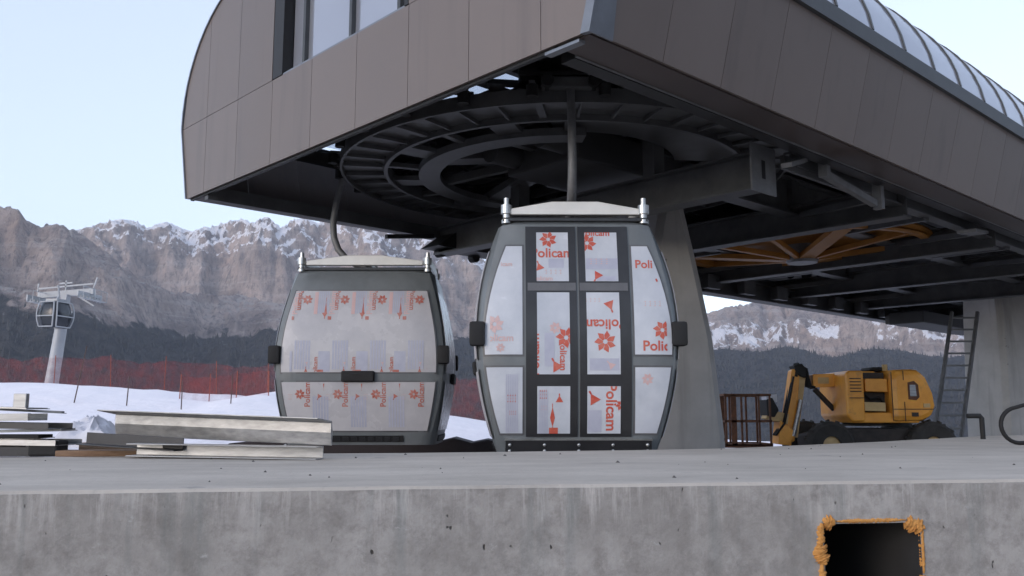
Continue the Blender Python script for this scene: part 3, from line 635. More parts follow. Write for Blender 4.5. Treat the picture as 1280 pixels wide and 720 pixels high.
# guide channel along the far edge, with its equipment boxes
MB().prism([(4.0, 7.62, 4.45), (5.9, 7.62, 4.45), (5.9, 7.62, 4.80), (4.5, 7.62, 4.80)], (0, -0.5, 0)).build('guide_shoe', 'black', st)
MB().bar((3.1, 7.4, 4.52), (4.1, 7.4, 4.66), 0.07, 0.07).build('guide_arm', 'black', st)
for x in (4.4, 5.2): MB().cyl((x, 7.64, 4.43), (x, 7.5, 4.43), 0.09, 12).build('guide_roller', 'rubber', st, smooth=40)
ibeam((9.5, 7.1, 4.55), (LEN - 1, 7.1, 4.55), 0.35, 0.4).build('guide_channel', 'machine', st)
for k in range(12): MB().box(10 + k * 1.5, 10.5 + k * 1.5, 6.72, 6.92, 4.4, 4.72).build('conveyor_box', 'machine', st)
MB().box(20.5, 26.0, 5.6, 6.6, 4.15, 4.5, c=0.03).build('pier_head', 'deck', st)
for k in range(7): MB().box(20.6 + k * 0.78, 20.95 + k * 0.78, 6.62, 6.75, 4.18, 4.45).build('pier_head_rib', 'machine', st)
# light brackets hanging under the near soffit
MB().bar((4.3, 0.62, 4.58), (4.95, 0.75, 4.80), 0.13, 0.06).build('bracket', 'machine_light', st)
MB().bar((5.3, 0.64, 4.62), (5.3, 0.64, 4.98), 0.12, 0.1).build('bracket', 'machine_light', st)
MB().bar((5.3, 0.64, 4.66), (6.72, 0.64, 4.50), 0.09, 0.09).build('bracket', 'machine_light', st)
MB().bar((6.86, 0.64, 4.44), (6.86, 0.64, 4.98), 0.13, 0.1).build('bracket', 'machine_light', st)
MB().bar((4.7, 0.9, 4.76), (6.9, 0.9, 4.76), 0.06, 0.18).build('bracket_plate', 'machine', st)
MB().bar((10.3, 0.7, 4.62), (11.2, 0.8, 4.72), 0.3, 0.05).build('bracket', 'machine_light', st)
# bullwheel
BC = Vector((11.25, 4.25, 0))
bw = MB().lathe([(2.28, 4.86), (2.45, 4.84), (2.47, 4.88), (2.40, 4.94), (2.47, 5.0), (2.45, 5.04), (2.28, 5.02)], 72, BC, closed=True).build('bullwheel_rim', 'wheel', st, smooth=35)
MB().lathe([(0.02, 4.62), (0.3, 4.62), (0.34, 4.7), (0.3, 5.2), (0.02, 5.2)], 24, BC, closed=True).build('bullwheel_hub', 'machine_light', st, smooth=35)
MB().lathe([(0.34, 4.98), (2.27, 5.0), (2.27, 5.02), (0.34, 5.0)], 72, BC, closed=True).build('bullwheel_disc', 'wheel', st, smooth=35)
for k in range(10):
    t = 2 * PI * k / 10 + 0.2; d = Vector((math.cos(t), math.sin(t), 0))
    MB().bar(BC + d * 0.3 + Vector((0, 0, 4.72)), BC + d * 2.3 + Vector((0, 0, 4.90)), 0.10 if k % 3 else 0.3, 0.1).build('bullwheel_spoke', 'wheel', st)
# piers (station-local)
def pier(name, x, y, prof, rot=0.0):
    b = MB(); rings = []
    for z, hw, hd in prof:
        c = 0.12
        rings.append([(x + px * 1, y + py, z) for px, py in ((-hw + c, -hd), (hw - c, -hd), (hw, -hd + c), (hw, hd - c), (hw - c, hd), (-hw + c, hd), (-hw, hd - c), (-hw, -hd + c))])
    n = 8; vs = [p for r in rings for p in r]
    fs = [(i * n + k, i * n + (k + 1) % n, (i + 1) * n + (k + 1) % n, (i + 1) * n + k) for i in range(len(rings) - 1) for k in range(n)] + [tuple(range(n)), tuple((len(rings) - 1) * n + k for k in range(n))]
    return b.add(vs, fs)
rz = R(46.9)
def w2l(x, y):
    dx, dy = x - KX, y - KY; c, s = math.cos(ROT), math.sin(ROT); return dx * c + dy * s, -dx * s + dy * c
p1 = pier('pier', 0, 0, [(0, 0.80, 0.62), (1.2, 0.77, 0.62), (2.75, 0.62, 0.62), (4.1, 0.38, 0.58), (5.0, 0.2, 0.55)]).build('pier', 'pier', st)
lx, ly = w2l(2.62, 14.95); p1.location = (lx, ly, 0); p1.rotation_euler = (0, 0, -ROT + R(6))
p2 = pier('pier', 0, 0, [(0, 1.02, 0.7), (1.2, 1.0, 0.7), (2.75, 0.95, 0.7), (4.2, 0.92, 0.66), (5.0, 0.92, 0.6)]).build('pier', 'pier', st)
lx, ly = w2l(13.75, 24.6); p2.location = (lx, ly, 0); p2.rotation_euler = (0, 0, -ROT + R(20))

# ------------------------------------------------------------------ concrete platform in front
WA = math.atan(0.148)
pl = empty('concrete_platform', (-0.16, 4.45, 0), WA, 'raised grey concrete platform with drip stains and a square hole', 'platform')
def to_pl(x, y):
    dx, dy = x + 0.16, y - 4.45; c, s = math.cos(WA), math.sin(WA); return (dx * c + dy * s, -dx * s + dy * c)
back = [(-14, 4.4), (-8, 6.15), (-4.13, 7.27), (-0.3, 8.33), (0.9, 8.72), (2.19, 9.29), (3.4, 10.15), (4.5, 11.2), (7.57, 14.29), (9, 14.9), (22, 17.5)]
bk = [to_pl(*p) for p in back]
ZT = 1.2; XL, XR = bk[0][0], bk[-1][0]
xs = np.unique(np.concatenate([np.linspace(XL, XR, 160), [p[0] for p in bk]]))
b = MB(); nrow = 7; vs = []; fs = []
for i, x in enumerate(xs):
    yb = float(np.interp(x, [p[0] for p in bk], [p[1] for p in bk]))
    for j in range(nrow):
        t = j / (nrow - 1); y = 0.018 + (yb - 0.018) * t
        z = ZT + (vnoise(np.array(x * 0.9), np.array(y * 0.9), 4) - 0.5) * 0.012 * (1 if 0 < j else 0)
        vs.append((x, y, z))
for i in range(len(xs) - 1):
    for j in range(nrow - 1): fs.append((i * nrow + j, (i + 1) * nrow + j, (i + 1) * nrow + j + 1, i * nrow + j + 1))
nb = len(vs)
for i, x in enumerate(xs): vs.append((vs[i * nrow + nrow - 1][0], vs[i * nrow + nrow - 1][1], 0.0))
for i in range(len(xs) - 1): fs.append((i * nrow + nrow - 1, (i + 1) * nrow + nrow - 1, nb + i + 1, nb + i))
b.add(vs, fs).build('deck', 'concrete', pl, smooth=30)
# front wall with the hole cut through it
HX0, HX1, HZ0, HZ1 = 1.79, 2.33, 0.44, 0.985
b = MB()
wx = sorted(set(np.round(np.concatenate([np.linspace(XL, HX0, 90), np.linspace(HX0, HX1, 9), np.linspace(HX1, XR, 130)]), 4))); wz = [-0.3, 0, 0.2, HZ0, 0.58, 0.72, 0.85, HZ1, 1.08, 1.165, 1.185]
def wall_y(x, z):
    return (float(vnoise(np.array(x * 1.3), np.array(z * 1.7), 8)) - 0.5) * 0.012
vs = []; fs = []
for x in wx:
    for k, z in enumerate(wz): vs.append((x, wall_y(x, z), z))
    e = (float(vnoise(np.array(x * 6.0), np.array(0.5), 9)) - 0.5) * 0.012
    vs.append((x, 0.018, ZT + 0.0)); vs[-2] = (x, wall_y(x, 1.18) - 0.0, 1.185 + e * 0.6)
nz = len(wz) + 1
for i in range(len(wx) - 1):
    for k in range(nz - 1):
        if k < len(wz) - 1 and HX0 - 1e-6 <= (wx[i] + wx[i + 1]) / 2 <= HX1 + 1e-6 and HZ0 - 1e-6 <= (wz[k] + wz[k + 1]) / 2 <= HZ1: continue
        fs.append((i * nz + k, (i + 1) * nz + k, (i + 1) * nz + k + 1, i * nz + k + 1))
b.add(vs, fs).build('front_wall', 'concrete', pl, smooth=30)
b = MB()
for (xa, za), (xb, zb_) in (((HX0, HZ0), (HX1, HZ0)), ((HX1, HZ0), (HX1, HZ1)), ((HX1, HZ1), (HX0, HZ1)), ((HX0, HZ1), (HX0, HZ0))):
    b.add([(xa, 0, za), (xb, 0, zb_), (xb, 1.6, zb_), (xa, 1.6, za)], [(0, 1, 2, 3)])
b.add([(HX0, 1.6, HZ0), (HX1, 1.6, HZ0), (HX1, 1.6, HZ1), (HX0, 1.6, HZ1)], [(0, 1, 2, 3)]).build('duct_lining', 'deck', pl)
# squeezed-out foam round the hole: lumps of uneven size along the rim
def foam_run(p, q, n, w, seed):
    """ragged crust of set foam: uneven width, torn edge, lumpy face"""
    r_ = random.Random(seed); p = np.array(p); q = np.array(q); d = (q - p) / np.linalg.norm(q - p); nrm = np.array([-d[1], d[0]]); n = n * 3; m_ = 6; vs = []
    for k in range(n):
        t = k / (n - 1); c = p + (q - p) * t; e = min(1.0, 4 * t + .25, 4 * (1 - t) + .25)
        a_, b_ = -w * r_.uniform(.55, 1.1) * e, w * r_.uniform(.55, 1.1) * e
        for j in range(m_):
            u_ = j / (m_ - 1); x, z = c + nrm * (a_ + (b_ - a_) * u_) + d * r_.uniform(-.3, .3) * w * .2
            vs.append((x, -(.004 + w * .34 * math.sin(PI * u_) * r_.uniform(.6, 1.2)) + (.02 if j in (0, m_ - 1) else 0), z))
    fs = [(k * m_ + j, (k + 1) * m_ + j, (k + 1) * m_ + j + 1, k * m_ + j + 1) for k in range(n - 1) for j in range(m_ - 1)]
    return MB().add(vs, fs).build('foam_bead', 'foam', pl, smooth=75)
foam_run((HX0 - 0.005, HZ1 + 0.004), (HX0 + 0.06, HZ1 + 0.012), 5, 0.05, 1)
foam_run((HX0 + 0.07, HZ1 + 0.012), (HX1 - 0.08, HZ1 + 0.014), 24, 0.017, 2)
foam_run((HX1 - 0.08, HZ1 + 0.012), (HX1 + 0.02, HZ1 - 0.03), 9, 0.052, 3)
foam_run((HX0 - 0.035, HZ1 - 0.10), (HX0 - 0.005, HZ1 - 0.20), 10, 0.052, 4)
foam_run((HX0 - 0.02, HZ1 - 0.20), (HX0 - 0.005, HZ0), 14, 0.042, 5)
foam_run((HX1 + 0.004, HZ1 - 0.27), (HX1 + 0.01, HZ0), 9, 0.045, 6)
foam_run((HX1 + 0.012, HZ1 - 0.02), (HX1 + 0.006, HZ1 - 0.26), 12, 0.013, 7)
foam_run((HX0 - 0.012, HZ1 + 0.005), (HX0 - 0.02, HZ1 - 0.12), 7, 0.03, 8)
b = MB()
for k in range(70):
    x = random.uniform(-4, 6); yb = float(np.interp(x, [p[0] for p in bk], [p[1] for p in bk])); y = random.uniform(0.15, yb - 0.2); s = random.uniform(0.006, 0.018)
    b.add([(x + s * math.cos(i * 1.25) * random.uniform(.7, 1.3), y + s * math.sin(i * 1.25) * random.uniform(.7, 1.3), ZT - 0.004) for i in range(5)] + [(x, y, ZT + s * 0.8)], [(i, (i + 1) % 5, 5) for i in range(5)])
o = b.build('concrete_crumbs', 'pebble'); o.location = pl.location; o.rotation_euler = pl.rotation_euler
tag(o, 'dark crumbs and grit scattered over the concrete platform', 'debris', kind='stuff')

# ------------------------------------------------------------------ gondola cabins
HX, HY = 1.08, 1.225; PN = 11.0
_pz = [0, .12, .35, .7, 1.2, 1.6, 2.0, 2.25, 2.43]; _pf = [.77, .81, .875, .95, 1.0, .975, .905, .84, .77]
_co = np.polyfit(_pz, _pf, 4)
def pf(z): return float(np.polyval(_co, z))
_ce = np.polyfit(_pz, [.86, .88, .92, .975, 1.0, .965, .905, .86, .825], 4)
def pe(z): return float(np.polyval(_ce, z))
def surf(face, u, z, off=0.0):
    """point on the bulged cabin skin; face d: door side (-Y), e: end (-X), o: other side (+Y), x: other end (+X)"""
    h, d, fh, fd = (HX, HY, pf, pe) if face in 'do' else (HY, HX, pe, pf)
    def P(uu, zz):
        r = min(0.9995, abs(uu) / (h * fh(zz))); return d * fd(zz) * (1 - r ** PN) ** (1 / PN)
    e = 1e-3; y0 = P(u, z); du = (P(u + e, z) - P(u - e, z)) / (2 * e); dz = (P(u, z + e) - P(u, z - e)) / (2 * e)
    n = Vector((-du, 1, -dz)); n.normalize()
    p = Vector((u, y0, z)) + n * off
    if face == 'd': return Vector((p.x, -p.y, p.z))
    if face == 'o': return Vector((-p.x, p.y, p.z))
    if face == 'e': return Vector((-p.y, -p.x, p.z))
    return Vector((p.y, p.x, p.z))
def patch(face, u0, u1, z0, z1, o0, o1, nu=5, nz=9):
    g0, g1 = [], []
    U0 = u0 if callable(u0) else (lambda z: u0); U1 = u1 if callable(u1) else (lambda z: u1)
    for j in range(nz):
        z = z0 + (z1 - z0) * j / (nz - 1)
        for i in range(nu):
            u = U0(z) + (U1(z) - U0(z)) * i / (nu - 1); g0.append(surf(face, u, z, o0)); g1.append(surf(face, u, z, o1))
    n = nu * nz; fs = []
    for j in range(nz - 1):
        for i in range(nu - 1):
            a = j * nu + i; fs += [(a, a + 1, a + nu + 1, a + nu), (n + a, n + a + nu, n + a + nu + 1, n + a + 1)]
    for i in range(nu - 1): fs += [(i, n + i, n + i + 1, i + 1), ((nz - 1) * nu + i, (nz - 1) * nu + i + 1, n + (nz - 1) * nu + i + 1, n + (nz - 1) * nu + i)]
    for j in range(nz - 1): fs += [(j * nu, (j + 1) * nu, n + (j + 1) * nu, n + j * nu), (j * nu + nu - 1, n + j * nu + nu - 1, n + (j + 1) * nu + nu - 1, (j + 1) * nu + nu - 1)]
    return MB().add(g0 + g1, fs)
# printed marks on the protective film
def text_tris(s):
    c = bpy.data.curves.new('t', 'FONT'); c.body = s; c.resolution_u = 3; c.offset = 0.022; c.align_x = 'LEFT'
    o = bpy.data.objects.new('t', c); me = bpy.data.meshes.new_from_object(o)
    v = np.array([p.co[:2] for p in me.vertices]); me.calc_loop_triangles(); t = [tuple(x.vertices) for x in me.loop_triangles]
    v -= v.min(0); v /= v[:, 0].max(); v -= np.array([0.5, v[:, 1].max() / 2])
    bpy.data.objects.remove(o); bpy.data.curves.remove(c); bpy.data.meshes.remove(me)
    return [[tuple(v[i]) for i in f] for f in t]
WORD = text_tris('Policam')
def leaf_polys():
    ps = []
    for k in range(7):
        a = 2 * PI * k / 7 + 0.2
        def q(r, da): return (r * math.cos(a + da) * 0.5, r * math.sin(a + da) * 0.5)
        ps += [[q(.22, -.3), q(.70, -.42), q(1.0, .10)], [q(.22, -.3), q(1.0, .10), q(.60, .40)], [q(.22, -.3), q(.60, .40), q(.22, .5)]]
    return ps
LEAF = leaf_polys()
ARROW = [[(-.5, -.5), (.5, -.5), (0, .35)], [(-.08, .3), (.08, .3), (.08, .6), (-.08, .6)]]
BLOCK = [[(-.5 + i / 6, -.5), (-.5 + i / 6 + .115, -.5), (-.5 + i / 6 + .115, .5), (-.5 + i / 6, .5)] for i in range(6)]
SOLID = [[(-.5, -.5), (.5, -.5), (.5, .5), (-.5, .5)]]
DOTS = [[(-.5 + i * .25 + (j % 2) * .05, -.3 + j * .3), (-.38 + i * .25, -.3 + j * .3), (-.42 + i * .25, -.1 + j * .3)] for i in range(4) for j in range(3)]
def clip(poly, n, c):
    out = []
    for i in range(len(poly)):
        p, q = poly[i], poly[(i + 1) % len(poly)]; dp = p[0] * n[0] + p[1] * n[1] - c; dq = q[0] * n[0] + q[1] * n[1] - c
        if dp <= 0: out.append(p)
        if dp * dq < 0: t = dp / (dp - dq); out.append((p[0] + (q[0] - p[0]) * t, p[1] + (q[1] - p[1]) * t))
    return out
def prints(face, box, items, off, lim=None):
    """items: (shape, u, z, size, rotation degrees, material); clipped to the pane box (u0,u1,z0,z1)"""
    b = []
    for shape, u, z, sz, rot, m in items:
        c, s = math.cos(R(rot)), math.sin(R(rot)); sx, sy = sz if isinstance(sz, tuple) else (sz, sz)
        mb = MB(); b.append(('printed_word' if shape is WORD else 'printed_emblem' if shape is LEAF else 'printed_block' if shape in (BLOCK, SOLID) else 'printed_mark', m, mb))
        for poly in shape:
            p = [(u + (x * sx) * c - (y * sy) * s, z + (x * sx) * s + (y * sy) * c) for x, y in poly]
            for n, k in (((-1, 0), -box[0]), ((1, 0), box[1]), ((0, -1), -box[2]), ((0, 1), box[3])):
                if len(p) > 2: p = clip(p, n, k)
            if len(p) < 3 or (lim and any(abs(x) > abs(lim(y)) - .012 for x, y in p)): continue
            zz = [q[1] for q in p]; lo = math.floor(min(zz) / .07) * .07
            while lo < max(zz):
                q = clip(clip(p, (0, -1), -lo) or p, (0, 1), lo + .07)
                if len(q) > 2:
                    mb.add([surf(face, x, y, off + {'red_print': .0008, 'muted_red': .0008, 'pale_red': .0004}.get(m, 0)) for x, y in q], [tuple(range(len(q)))])
                lo += .07
    return b
def add_prints(pane, face, box, items, off, lim=None):
    for nm, m, mb in prints(face, box, items, off, lim):
        if mb.v: mb.build(nm, m, pane)
def make_cabin(label, doors_detail=True):
    t = empty('gondola_cabin', (0, 0, 0), 0, label, 'gondola')
    # skin
    n = 72; zs = np.linspace(0.0, 2.43, 20); vs = []
    for z in zs:
        f, fy = pf(z), pe(z)
        for k in range(n):
            a = 2 * PI * k / n; ca_, sa = math.cos(a), math.sin(a)
            r_ = (abs(ca_ / (HX * f)) ** PN + abs(sa / (HY * fy)) ** PN) ** (-1 / PN); vs.append((r_ * ca_, r_ * sa, z))
    f0, fy0 = pf(2.43), pe(2.43)
    for sc, z in ((0.93, 2.47), (0.6, 2.49)):
        for k in range(n):
            a = 2 * PI * k / n; ca_, sa = math.cos(a), math.sin(a); r_ = sc * (abs(ca_ / (HX * f0)) ** PN + abs(sa / (HY * fy0)) ** PN) ** (-1 / PN); vs.append((r_ * ca_, r_ * sa, z))
    m_ = len(vs) // n
    fs = [(i * n + k, i * n + (k + 1) % n, (i + 1) * n + (k + 1) % n, (i + 1) * n + k) for i in range(m_ - 1) for k in range(n)] + [tuple(range(n)), tuple((m_ - 1) * n + k for k in range(n))]
    MB().add(vs, fs).build('body', 'frame_film', t, smooth=35)
    # door side
    for sg in (-1, 1):
        MB().add(*(lambda q: (q.v, q.f))(patch('d', sg * 0.012, sg * 0.54, 0.20, 2.40, 0.002, 0.014, 4, 12))).build('door_leaf', 'door_black', t, smooth=35)
        patch('d', sg * 0.02, sg * 0.52, 1.69, 1.775, 0.0142, 0.018, 4, 3).build('door_rail', 'film_grey', t, smooth=35)
    pr_d = {
        (-1, 0): [(LEAF, -.30, 2.25, .19, 10, 'red_print'), (WORD, -.26, 2.10, .44, 0, 'red_print'), (SOLID, -.22, 1.985, (.16, .10), 0, 'blue_print'), (ARROW, -.40, 1.96, .09, 20, 'red_print'), (DOTS, -.24, 1.885, (.2, .06), 0, 'pale_red'), (WORD, -.36, 1.82, .2, 0, 'pale_red')],
        (1, 0): [(WORD, .2, 2.325, .3, 0, 'red_print'), (LEAF, .11, 2.21, .2, -20, 'red_print'), (SOLID, .26, 1.98, (.34, .12), 0, 'blue_print'), (DOTS, .24, 2.0, (.22, .08), 0, 'pale_red'), (ARROW, .2, 1.835, .1, 150, 'red_print'), (SOLID, .3, 1.82, (.2, .05), 0, 'blue_print')],
        (-1, 1): [(WORD, -.455, 1.03, .42, 90, 'red_print'), (LEAF, -.13, 1.20, .22, 5, 'red_print'), (LEAF, -.24, 1.30, .13, 40, 'pale_red'), (WORD, -.16, 1.02, .3, -90, 'red_print'), (SOLID, -.3, 1.08, (.1, .34), 0, 'blue_print'), (ARROW, -.24, .93, .12, 30, 'red_print')],
        (1, 1): [(ARROW, .33, 1.52, .11, 200, 'red_print'), (DOTS, .16, 1.585, (.18, .05), 0, 'pale_red'), (WORD, .26, 1.335, .44, 180, 'red_print'), (LEAF, .27, 1.16, .23, 12, 'red_print'), (SOLID, .26, .93, (.3, .12), 0, 'blue_print'), (ARROW, .32, .93, .08, 45, 'pale_red')],
        (-1, 2): [(BLOCK, -.36, .42, (.1, .5), 0, 'blue_print'), (DOTS, -.36, .62, (.08, .12), 0, 'red_print'), (DOTS, -.35, .49, (.07, .06), 0, 'pale_red'), (ARROW, -.2, .59, .08, 0, 'red_print'), (ARROW, -.27, .46, (.05, .13), 0, 'red_print'), (ARROW, -.27, .34, (.05, .11), 180, 'red_print'), (SOLID, -.26, .26, (.09, .07), 0, 'red_print')],
        (1, 2): [(WORD, .33, .50, .47, -90, 'red_print'), (LEAF, .43, .52, .12, 20, 'red_print'), (ARROW, .14, .6, .12, 30, 'red_print'), (SOLID, .16, .36, (.14, .22), 0, 'blue_print')]}
    rows = [(1.79, 2.33), (0.83, 1.67), (0.235, 0.71)]
    for sg in (-1, 1):
        for r_, (z0, z1) in enumerate(rows):
            u0, u1 = sorted((sg * 0.085, sg * 0.425))
            if sg < 0: u0, u1 = -0.425, -0.09
            p = patch('d', u0, u1, z0, z1, 0.0145, 0.022, 3, 7).build('window_pane', 'pane', t, smooth=35)
            add_prints(p, 'd', (u0, u1, z0, z1), pr_d[(sg, r_)], 0.0235)
    for sg in (-1, 1):
        inner = lambda z, sg=sg: sg * 0.575
        outer = lambda z, sg=sg: sg * (HX * pf(z) - 0.115 - 0.07 * max(0.0, z - 1.2))
        up_ = [(WORD, .80, 1.98, .38, 0, 'red_print'), (LEAF, .86, 2.11, .12, 0, 'red_print'), (ARROW, .84, 1.76, .11, 20, 'red_print'), (DOTS, .78, 1.55, (.2, .07), 0, 'pale_red'), (LEAF, .86, 1.28, .2, 0, 'red_print'), (WORD, .88, 1.12, .44, 0, 'red_print'), (SOLID, .76, 1.60, (.3, .1), 0, 'blue_print')] if sg > 0 else \
              [(WORD, -.78, 1.98, .2, 0, 'pale_red'), (LEAF, -.86, 1.34, .2, 0, 'pale_red'), (WORD, -.82, 1.2, .3, 0, 'pale_red'), (LEAF, -.8, 1.1, .1, 0, 'pale_red')]
        lo_ = [(LEAF, .70, .78, .13, 0, 'pale_red')] if sg > 0 else [(BLOCK, -.68, .52, (.13, .62), 0, 'blue_print'), (DOTS, -.68, .58, (.1, .1), 0, 'red_print'), (DOTS, -.67, .44, (.08, .05), 0, 'red_print')]
        for (z0, z1), it, um in (((1.03, 2.18), up_, .905), ((0.235, 0.90), lo_, .86)):
            patch('d', lambda z: inner(z) - sg * .018, lambda z: outer(z) + sg * .02, z0 - .02, z1 + .02, 0.001, 0.004, 4, 9).build('window_gasket', 'film_grey', t, smooth=35)
            p = patch('d', inner, outer, z0, z1, 0.0045, 0.012, 5, 10).build('window_pane', 'pane', t, smooth=35)
            bx = (.59, um) if sg > 0 else (-um, -.59)
            add_prints(p, 'd', (bx[0], bx[1], z0 + .01, z1 - .01), it, 0.0135, outer)
    # end and back faces: one big pane above, one below, pad on the middle rail
    for fc in 'exo':
        h, ph = (HX, pf) if fc == 'o' else (HY, pe)
        oe = lambda z, s, h=h, ph=ph: s * (h * ph(z) - 0.15)
        for z0, z1, rw in ((1.0, 2.15, 0), (0.20, 0.865, 1)):
            patch(fc, lambda z: oe(z, -1) - .02, lambda z: oe(z, 1) + .02, z0 - .02, z1 + .02, 0.001, 0.004, 9, 9).build('window_gasket', 'film_grey', t, smooth=35)
            p = patch(fc, lambda z: oe(z, -1), lambda z: oe(z, 1), z0, z1, 0.0045, 0.012, 11, 11).build('window_pane', 'pane_warm', t, smooth=35)
            it = []
            for k in range(-2, 3):
                c = k * 0.525 + 0.03
                if rw == 0:
                    it += [(BLOCK, c - .02, 1.99, (.16, .34), 0, 'blue_print'), (LEAF, c + .27, 2.02, .15, 0, 'red_print'), (WORD, c + .17, 2.02, .3, -90, 'red_print'), (ARROW, c + .01, 1.93, (.035, .2), 0, 'red_print'),
                           (ARROW, c, 1.79, .08, 180, 'red_print'), (SOLID, c + .07, 1.755, .05, 0, 'red_print'), (DOTS, c + .06, 2.06, (.06, .1), 90, 'pale_red'),
                           (BLOCK, c - .28, 1.24, (.23, .40), 0, 'blue_print'), (SOLID, c + .02, 1.15, (.16, .28), 0, 'blue_print'), (WORD, c - .1, 1.08, .26, 90, 'red_print'), (WORD, c + .1, 1.98, .34, 90, 'pale_red'), (SOLID, c - .13, 1.97, (.05, .32), 0, 'pale_red'), (ARROW, c - .23, 1.03, (.06, .08), 0, 'red_print'), (SOLID, c - .03, 1.02, (.08, .03), 0, 'red_print'), (ARROW, c - .22, 1.12, .04, 180, 'pale_red')]
                else:
                    it += [(BLOCK, c - .02, .46, (.23, .42), 0, 'blue_print'), (WORD, c - .21, .70, .34, 90, 'red_print'), (LEAF, c - .31, .70, .15, 10, 'red_print'), (ARROW, c - .05, .66, .07, 150, 'red_print'), (ARROW, c + .02, .80, (.02, .09), 180, 'red_print'), (DOTS, c + .08, .66, (.06, .1), 0, 'pale_red')]
            mid = (z0 + z1) / 2; um = min(abs(oe(z0, 1)), abs(oe(z1, 1))) + .03
            if fc == 'x': add_prints(p, fc, (-um, um, z0 + .005, z1 - .005), [i_[:5] + ('muted_red',) if i_[5] == 'red_print' else i_ for i_ in it], 0.0135, lambda z: oe(z, 1))
        patch(fc, -0.23, 0.23, 0.87, 1.02, 0.001, 0.06, 5, 4).build('bump_pad', 'rubber', t, smooth=30, bevel=0.02)
        patch(fc, -0.62, 0.62, 0.045, 0.13, 0.001, 0.012, 7, 3).build('vent_grille', 'rubber', t, smooth=30)
        for k in range(10): patch(fc, -0.58 + k * .117, -0.50 + k * .117, 0.06, 0.115, 0.012, 0.02, 2, 2).build('vent_slot', 'door_black', t)
    # corner bumpers
    for sx in (-1, 1):
        for sy in (-1, 1):
            a = []
            x, y = sx * HX, sy * HY
            MB().box(min(x - sx * .12, x + sx * .04), max(x - sx * .12, x + sx * .04), min(y - sy * .13, y + sy * .03), max(y - sy * .13, y + sy * .03), 1.12, 1.37, c=0.03).build('corner_bumper', 'rubber', t, smooth=40)
    # sill with rivets under the doors
    sl = patch('d', -0.74, 0.74, 0.02, 0.165, 0.004, 0.03, 7, 3).build('door_sill', 'door_black', t, smooth=35)
    patch('d', -0.75, 0.75, 0.168, 0.182, 0.004, 0.034, 7, 2).build('sill_edge', 'bolt', t)
    for k in range(5):
        for z in (0.062, 0.122):
            p = surf('d', -0.70 + .35 * k, z, 0.03); MB().lathe([(0.0, .012), (.012, .010), (.018, 0)], 8, p, (0, -1, 0)).build('rivet', 'bolt', sl, smooth=60)
    MB().tube([(0.86 + .04, -1.0, 0.0), (0.9, -1.06, -0.03), (0.86, -1.12, -0.05), (0.6, -1.14, -0.05)], 0.02, 8).build('step_tube', 'galv', t, smooth=60)
    # roof frame
    MB().box(-0.78, 0.78, -0.96, 0.96, 2.475, 2.52, c=0.01).build('roof_plate', 'door_black', t)
    def taper(axis, pos, L_):
        pts = [(-L_, 2.555), (L_, 2.555), (L_, 2.62), (0.25, 2.70), (-0.25, 2.70), (-L_, 2.62)]
        if axis == 'x': return MB().prism([(u, pos - 0.04, z) for u, z in pts], (0, 0.08, 0))
        return MB().prism([(pos - 0.04, u, z) for u, z in pts], (0.08, 0, 0))
    for s_ in (-1, 1):
        taper('x', s_ * 0.90, 0.70).build('roof_beam', 'beam_white', t, bevel=0.01); taper('y', s_ * 0.72, 0.84).build('roof_beam', 'beam_white', t, bevel=0.01)
    for sx in (-1, 1):
        for sy in (-1, 1):
            x, y = sx * 0.74, sy * 0.91
            MB().lathe([(0, 2.46), (.055, 2.46), (.055, 2.50), (.04, 2.51), (.04, 2.56), (.062, 2.565), (.062, 2.66), (.03, 2.67), (.028, 2.74), (0, 2.75)], 14, (x, y, 0)).build('damper', 'bolt', t, smooth=40)
    for s_ in (-1, 1): MB().bar((s_ * 0.72, 0, 2.62), (0, 0, 2.66), 0.09, 0.09).build('roof_arm', 'beam_white', t)
    # hanger: bows out over the door side, up to the grip
    ha = [(0, 0.03, 2.64), (0, -0.10, 2.655), (0, -0.26, 2.70), (0, -0.42, 2.79), (0, -0.54, 2.93), (0, -0.61, 3.12), (0, -0.625, 3.35), (0, -0.59, 3.65), (0, -0.52, 3.95), (0, -0.45, 4.18)]
    MB().tube(ha, [0.06, 0.06, 0.057, 0.055, 0.053, 0.052, 0.05, 0.048, 0.047, 0.05], 12).build('hanger', 'machine_light', t, smooth=50)
    MB().cyl((-0.10, 0, 2.68), (0.10, 0, 2.68), 0.055, 14).build('hanger_pin', 'door_black', t, smooth=40)
    g = MB().box(-0.34, 0.34, -0.53, -0.35, 4.14, 4.28, c=0.02); g.build('grip', 'machine', t)
    for x in (-0.27, 0.27): MB().cyl((x, -0.6, 4.21), (x, -0.28, 4.21), 0.075, 14).build('grip_roller', 'rubber', t, smooth=40)
    MB().bar((-0.6, -0.5, 4.32), (0.5, -0.5, 4.32), 0.05, 0.04).build('grip_lever', 'black', t)
    return t
c1 = make_cabin('film-wrapped gondola cabin with double doors facing the platform')
c1.location = (0.672, 10.28, 1.12); c1.rotation_euler = (0, 0, R(0.5))
c2 = copy_tree(c1)
c2['label'] = 'film-wrapped gondola cabin with wide rear windows, behind the metal profiles'
c2.location = (-2.13, 13.38, 1.12); c2.rotation_euler = (0, 0, R(90))
for c in (c1, c2): c['group'] = 'gondola cabins waiting in the station'
c2.rotation_euler = (0, 0, R(-90))

